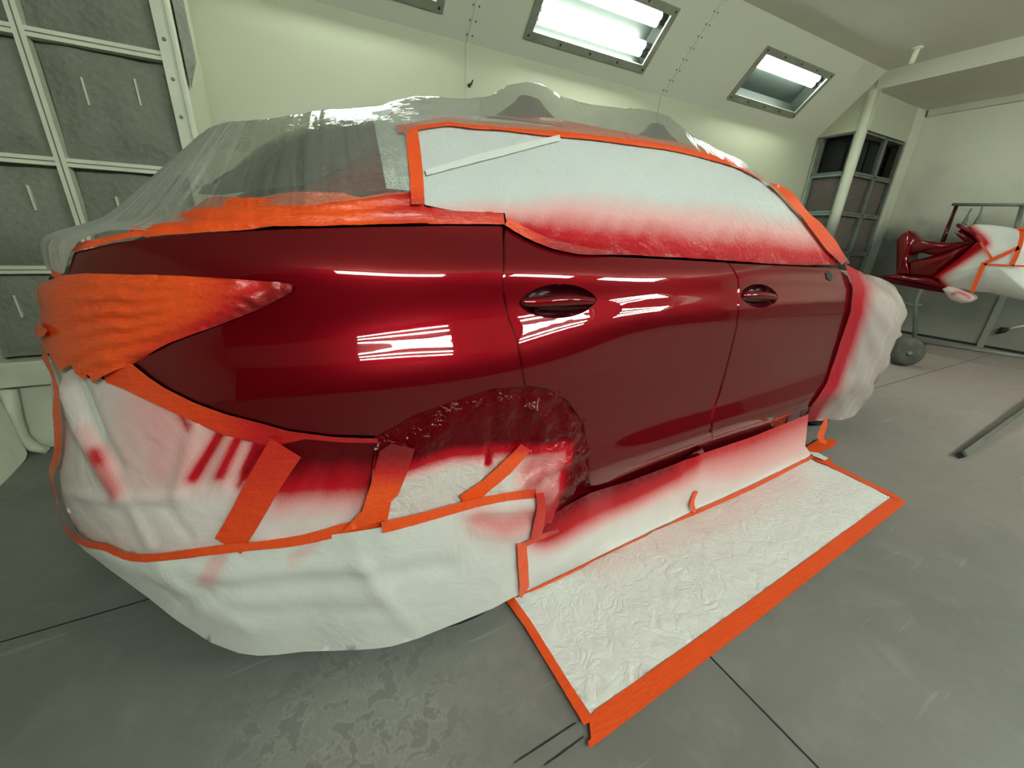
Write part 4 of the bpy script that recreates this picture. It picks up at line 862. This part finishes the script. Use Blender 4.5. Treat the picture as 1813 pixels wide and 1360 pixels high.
patch('torn_tape', [(1176, 828), (1192, 818), (1215, 805), (1240, 789), (1242, 800), (1256, 802), (1246, 812), (1228, 812), (1205, 822), (1182, 834)], BODY, 'paint', .012, 5, disp=lambda p, a: .010 * vnoise(p * .25, 51), parent=sl)
# floor sheet
fp = empty('floor_paper', (1.4, .62, 0), 'crinkled white paper rectangle on the floor edged with wide orange tape', 'masking paper')
IN0 = [(905, 1062), (960, 1039), (1072, 985), (1142, 950), (1236, 908), (1330, 867), (1400, 831), (1436, 811)]
def sp_floor(p): return .01 + .12 * np.exp(-(dist_line(p, [(1060, 1000), (1240, 930), (1400, 850)]) / 30) ** 2) * (1 + .5 * vnoise(p * .02, 61))
patch('paper_sheet', IN0 + [(1470, 828), (1586, 884), (1046, 1268), (915, 1080)], FLOOR, 'paper_crinkle', .003, 9, spray=sp_floor, disp=lambda p, a: .0035 + .0022 * vnoise(p * .06, 62) + .0018 * vnoise(p * .16, 63), parent=fp)
patch('tape_strip', [(1042, 1276), (1052, 1262), (1320, 1072), (1584, 878), (1603, 893), (1330, 1110), (1044, 1330), (1040, 1318), (1046, 1312)], FLOOR, 'tape', .009, 9, parent=fp)
strip('tape_strip', [(898, 1058), (935, 1110), (990, 1200), (1042, 1284)], [15, 15, 16, 20], FLOOR, .010, fp, smooth=False)
strip('tape_strip', [(1442, 810), (1470, 826), (1520, 851), (1590, 886)], [8, 6, 6, 8], FLOOR, .010, fp, smooth=False)
# front film
ff = empty('fender_film', W3(2.6, 0, .6), 'hazy plastic film over the front fender with red overspray along the door edge', 'plastic film')
def sp_ff(p):
    d = dist_line(p, [(1493, 474), (1510, 515), (1506, 551), (1487, 612), (1466, 678), (1440, 718), (1426, 760)]); return np.clip(1.0 - d / np.interp(p[:, 1], [470, 560, 700, 800], [42, 36, 30, 12]), 0, 1) + .10
def dff(p, aw): return .007 * np.sin(np.arctan2(p[:, 1] - 455, p[:, 0] - 1470) * 30 + 2 * vnoise(p * .02, 77)) * np.clip(np.hypot(p[:, 0] - 1480, p[:, 1] - 465) / 150, 0, 1) * sstep(dist_line(p, [(1493, 474), (1506, 515), (1502, 551), (1484, 612), (1463, 678), (1436, 718), (1422, 760)]), 0, 50) + .004 * np.sin(aw[:, 0] * 26 + 4 * aw[:, 1]) * .5 + .004 * vnoise(p * .07, 71) + .008 + .008 * sstep(p[:, 0], 1515, 1570)
patch('film_sheet', [(1489, 470), (1500, 475), (1535, 492), (1574, 508), (1596, 545), (1590, 585), (1576, 600), (1566, 636), (1555, 670), (1541, 697), (1507, 741), (1470, 764), (1452, 770), (1440, 790), (1420, 800), (1419, 760), (1434, 714), (1460, 676), (1481, 610), (1499, 551), (1503, 513), (1496, 492)], BODY, 'film_front', .006, 6, spray=sp_ff, disp=dff, milk=lambda p: np.full(len(p), .08), parent=ff)
_ja = [j for j in range(len(aq)) if aq[j] < ua(2.72)]; _ji = [i for i in range(len(wq)) if PB[i, _ja[-1], 2] > .26]; _g = PB[np.ix_(_ji[::5], _ja[::2])]; _gn = BODY.N.reshape(PB.shape)[np.ix_(_ji[::5], _ja[::2])]
_gq = np.stack(np.meshgrid(aq[_ja[::2]], wq[_ji[::5]]), -1).reshape(-1, 2); _m = _g.shape[1]
mesh_obj('film_sheet', (_g + _gn * .012).reshape(-1, 3) + _gn.reshape(-1, 3) * (.004 * np.sin(_gq[:, 0] * 40 + 9 * _gq[:, 1]))[:, None], [[i * _m + j, i * _m + j + 1, (i + 1) * _m + j + 1, (i + 1) * _m + j] for i in range(_g.shape[0] - 1) for j in range(_m - 1)], 'film_front', ff, True, None, {'sw': np.c_[_gq, 0 * _gq[:, 0]], 'spray': np.full(len(_gq), .1), 'milk': np.full(len(_gq), .3)})
strip('tape_strip', [(1452, 738), (1446, 758), (1442, 775), (1452, 782)], [5, 10, 12, 6], SILL, .03, ff)
ts = empty('tape_flap', (2.5, .88, 0), 'loose folded orange tape scrap at the front corner of the floor paper', 'masking tape')
patch('tape_piece', [(1420, 800), (1440, 788), (1452, 780), (1482, 785), (1474, 796), (1445, 808), (1424, 808)], FLOOR, 'tape', .02, 5, parent=ts)
patch('tape_piece', [(1432, 812), (1462, 812), (1474, 824), (1466, 828), (1448, 822)], FLOOR, 'tape', .014, 5, parent=ts)
patch('paper_slip', [(1430, 806), (1446, 808), (1464, 818), (1458, 822), (1438, 814)], FLOOR, 'paper', .024, 5, parent=ts)

# ------------------------------------------------------------------ PARTS STAND
SX = 6.45
def q(px, py, x=SX): return on_axis(px, py, 0, x)
st = empty('parts_stand', (SX, 1.9, 0), 'grey wheeled parts stand against the end wall, carrying the red bumper', 'parts stand')
MB().tube([q(1686, 362, 6.9), q(1818, 363, 6.9)], .016, 8).build('top_bar', 'frame_dirty', st, True)
MB().tube([q(1693, 366, 6.9), q(1669, 428, 6.6)], .020, 8).build('upright', 'paint_dark', st, True)
MB().tube([q(1810, 366, 6.9), q(1800, 402, 6.6)], .020, 8).build('upright', 'frame_dirty', st, True)
for a in ([(1720, 369), (1714, 380), (1709, 392), (1706, 396), (1710, 399)], [(1739, 364), (1736, 378), (1731, 390), (1727, 396), (1731, 398)]):
    MB().tube([q(x, y, 6.8) for x, y in a], [.008, .008, .02, .022, .01], 7).build('hook', 'frame_dirty', st, True)
bd = [(1538, 487), (1551, 488), (1610, 499), (1672, 510), (1672, 519), (1640, 514), (1583, 503), (1560, 500)]
MB().prism([q(*p) for p in bd], (.5, 0, 0)).build('shelf_board', 'paint_dark', st, False, .006)
MB().tube([q(1632, 512), q(1622, 533), q(1619, 604)], [.026, .024, .022], 8).build('post', 'frame_dirty', st, True)
MB().tube([q(1597, 534), q(1612, 540), q(1633, 540)], [.012, .02, .016], 8).build('bracket', 'frame_dirty', st, True)
MB().tube([q(1624, 604), q(1818, 633)], .018, 8).build('base_rail', 'frame_dirty', st, True)
cc = q(1624, 616); cs = MB().lathe([(.03, -.02), (.07, -.022), (.075, -.012), (.075, .012), (.07, .022), (.03, .02)], (cc[0], cc[1], .077), (.5, .85, 0), 20).build('caster', 'dusty', st, True)
MB().prism([q(1616, 602), q(1630, 604), q(1629, 618), q(1622, 612)], (.03, 0, 0)).build('caster_fork', 'grey_metal', st)
# dusty wheel in front of it
wc = on_axis(1594, 646, 2, 0.0); t = empty('stand_wheel', wc, 'fat dusty grey wheel on the floor just past the front film', 'wheel')
MB().lathe([(.04, -.075), (.10, -.08), (.135, -.06), (.145, -.03), (.145, .03), (.135, .06), (.10, .08), (.04, .075)], wc + (0, 0, .145), (.75, .62, 0), 28).build('tyre', 'dusty', t, True)
MB().lathe([(.0, .06), (.022, .062), (.024, .085), (.0, .088)], wc + (0, 0, .145), (-.75, -.62, 0), 16).build('hub', 'grey_metal', t, True)
MB().tube([wc + (.0, .16, .16), wc + (.0, .30, .16)], .022, 8).build('axle', 'dusty', t, True)
# bumper cover
bc = empty('bumper_cover', q(1620, 490), 'glossy dark red bumper cover lying on the stand, partly wrapped', 'bumper')
def blob(name, px, depth, mat, parent, bulge=.0, x=SX, spray=None, lab=None):
    pl = densify(px, 7); n = len(pl); c = np.mean(pl, 0); V = []; rings = [1., .94, .84, .7, .52, .32, .14]
    for i, r in enumerate(rings):
        for p in pl:
            g = c + (np.array(p) - c) * r; b = bulge * (1 - r ** 2.2) ** .8; V.append(q(g[0], g[1], x - b))
    V.append(q(c[0], c[1], x - bulge)); F = []
    for i in range(6): F += [[i * n + k, i * n + (k + 1) % n, (i + 1) * n + (k + 1) % n, (i + 1) * n + k] for k in range(n)]
    F += [[6 * n + k, 6 * n + (k + 1) % n, 7 * n] for k in range(n)]
    b0 = len(V); V += [q(p[0], p[1], x) + np.array([depth, 0, 0]) for p in pl]; F += [[(k + 1) % n, k, b0 + k, b0 + (k + 1) % n] for k in range(n)]
    V = np.array(V); at = {'sw': V * 1., 'milk': np.zeros(len(V)), 'spray': np.zeros(len(V))}
    if spray is not None:
        P = [c + (np.array(p) - c) * r for r in rings for p in pl] + [c] + list(pl); at['spray'] = np.clip(spray(np.array(P)), 0, 1)
    return mesh_obj(name, V, F, mat, parent, True, None, at)
def z6(*p): return [(1513 + x / 6.043, 320 + y / 6.043) for x, y in p]
blob('end_fin', z6((445, 1005), (452, 640), (500, 580), (580, 535), (610, 575), (650, 625), (610, 720), (585, 800), (572, 900), (590, 1000)), .25, 'paint', bc, .03)
blob('upper_spar', z6((600, 640), (660, 630), (940, 655), (1180, 655), (1280, 650), (1150, 720), (1060, 762), (960, 790), (880, 806), (800, 790), (740, 775), (650, 765), (590, 795), (580, 720)), .2, 'paint', bc, .05)
blob('lower_spar', z6((585, 1010), (580, 880), (640, 850), (740, 828), (940, 775), (1130, 700), (1305, 650), (1100, 830), (960, 940), (835, 1030), (700, 1025)), .25, 'paint', bc, .07)
blob('diagonal_brace', z6((1060, 540), (1100, 550), (1140, 515), (1310, 642), (1240, 690), (1185, 692), (1170, 650), (1100, 590)), .15, 'paint', bc, .02)
blob('lower_lip', z6((290, 1028), (440, 1000), (600, 1015), (830, 1035), (930, 1090), (960, 1150), (800, 1120), (560, 1075)), .3, 'paint', bc, .04)
bw = empty('bumper_wrap', q(1750, 450), 'white paper bundle with orange tape lines wrapped round the red bumper', 'masking paper')
def z6l(*p): return [(1513 + x / 6.043, 320 + y / 6.043) for x, y in p]
spw = lambda p: np.clip(1.1 - dist_line(p, z6((1180, 500), (1390, 660), (830, 1030), (940, 1140))) / 16, 0, 1) * .75 + .03
blob('paper_sheet', z6((1200, 500), (1290, 465), (1450, 472), (1600, 490), (1700, 520), (1820, 515), (1980, 540), (1980, 1300), (1813, 1280), (1650, 1250), (1450, 1200), (1240, 1180), (1060, 1150), (930, 1140), (895, 1060), (835, 1032), (1100, 835), (1310, 655), (1390, 645), (1340, 570)), .35, 'paper', bw, .16, SX - .02, spw)
blob('crumpled_plastic', z6((1080, 470), (1120, 455), (1180, 490), (1250, 520), (1350, 590), (1395, 640), (1330, 650), (1250, 590), (1150, 520), (1100, 500)), .1, 'paint', bw, .06, SX - .06)
blob('paper_tail', z6((938, 1158), (1010, 1128), (1080, 1142), (1180, 1185), (1270, 1230), (1287, 1262), (1230, 1300), (1140, 1312), (1020, 1272)), .1, 'paper', bw, .05, SX - .06, lambda p: .12 + .4 * np.exp(-(dist_line(p, z6((1040, 1220), (1110, 1190), (1240, 1250))) / 3) ** 2))
def tline(pts, w, x=SX - .19):
    ln = densify(z6(*pts), 4, False); n = len(ln); V = []; F = []
    a = np.array(ln); t = np.gradient(a, axis=0); t /= np.hypot(*t.T)[:, None]; nr = np.c_[-t[:, 1], t[:, 0]]
    for i in range(n):
        for k in (-.5, .5): V.append(q(*(a[i] + nr[i] * w * k), x))
    F = [[2 * i, 2 * i + 1, 2 * i + 3, 2 * i + 2] for i in range(n - 1)]
    V = np.array(V); return mesh_obj('tape_strip', V, F, 'tape', bw, True, None, {'sw': V * 1., 'spray': np.zeros(len(V)), 'milk': np.zeros(len(V))})
tline([(1740, 515), (1815, 520)], 6); tline([(1790, 530), (1790, 600), (1770, 690), (1730, 800), (1680, 905)], 9)
tline([(1760, 715), (1600, 790), (1450, 855), (1385, 890)], 6.5); tline([(1385, 880), (1330, 1010), (1250, 1195)], 8.5); tline([(1390, 893), (1600, 905), (1820, 915)], 3.2); tline([(1345, 660), (1400, 740), (1465, 830)], 4.5)
# slim square bar lying toward the right edge
p0 = np.array([3.30, .532, .022]); p1 = np.array([5.6, .61, .06]); d = (p1 - p0) / np.linalg.norm(p1 - p0)
t = empty('metal_bar', p0, 'slim grey metal bar lying on the floor and leaving at the right edge', 'bar')
MB().tube([p0, p1], .020, 4).build('bar', 'grey_metal', t); MB().tube([p0 - d * .03, p0 + d * .01], .022, 4).build('end_cap', 'rubber', t)

for k, ln in enumerate(([(910, 1352), (965, 1316), (1020, 1280)], [(964, 1356), (1000, 1330), (1034, 1305)])):
    s_ = strip('trim_%d' % (12 + k), ln, [1.5, 3, 2], FLOOR, .0005, None, mat='dark_hole', smooth=False); s_['kind'] = 'structure'
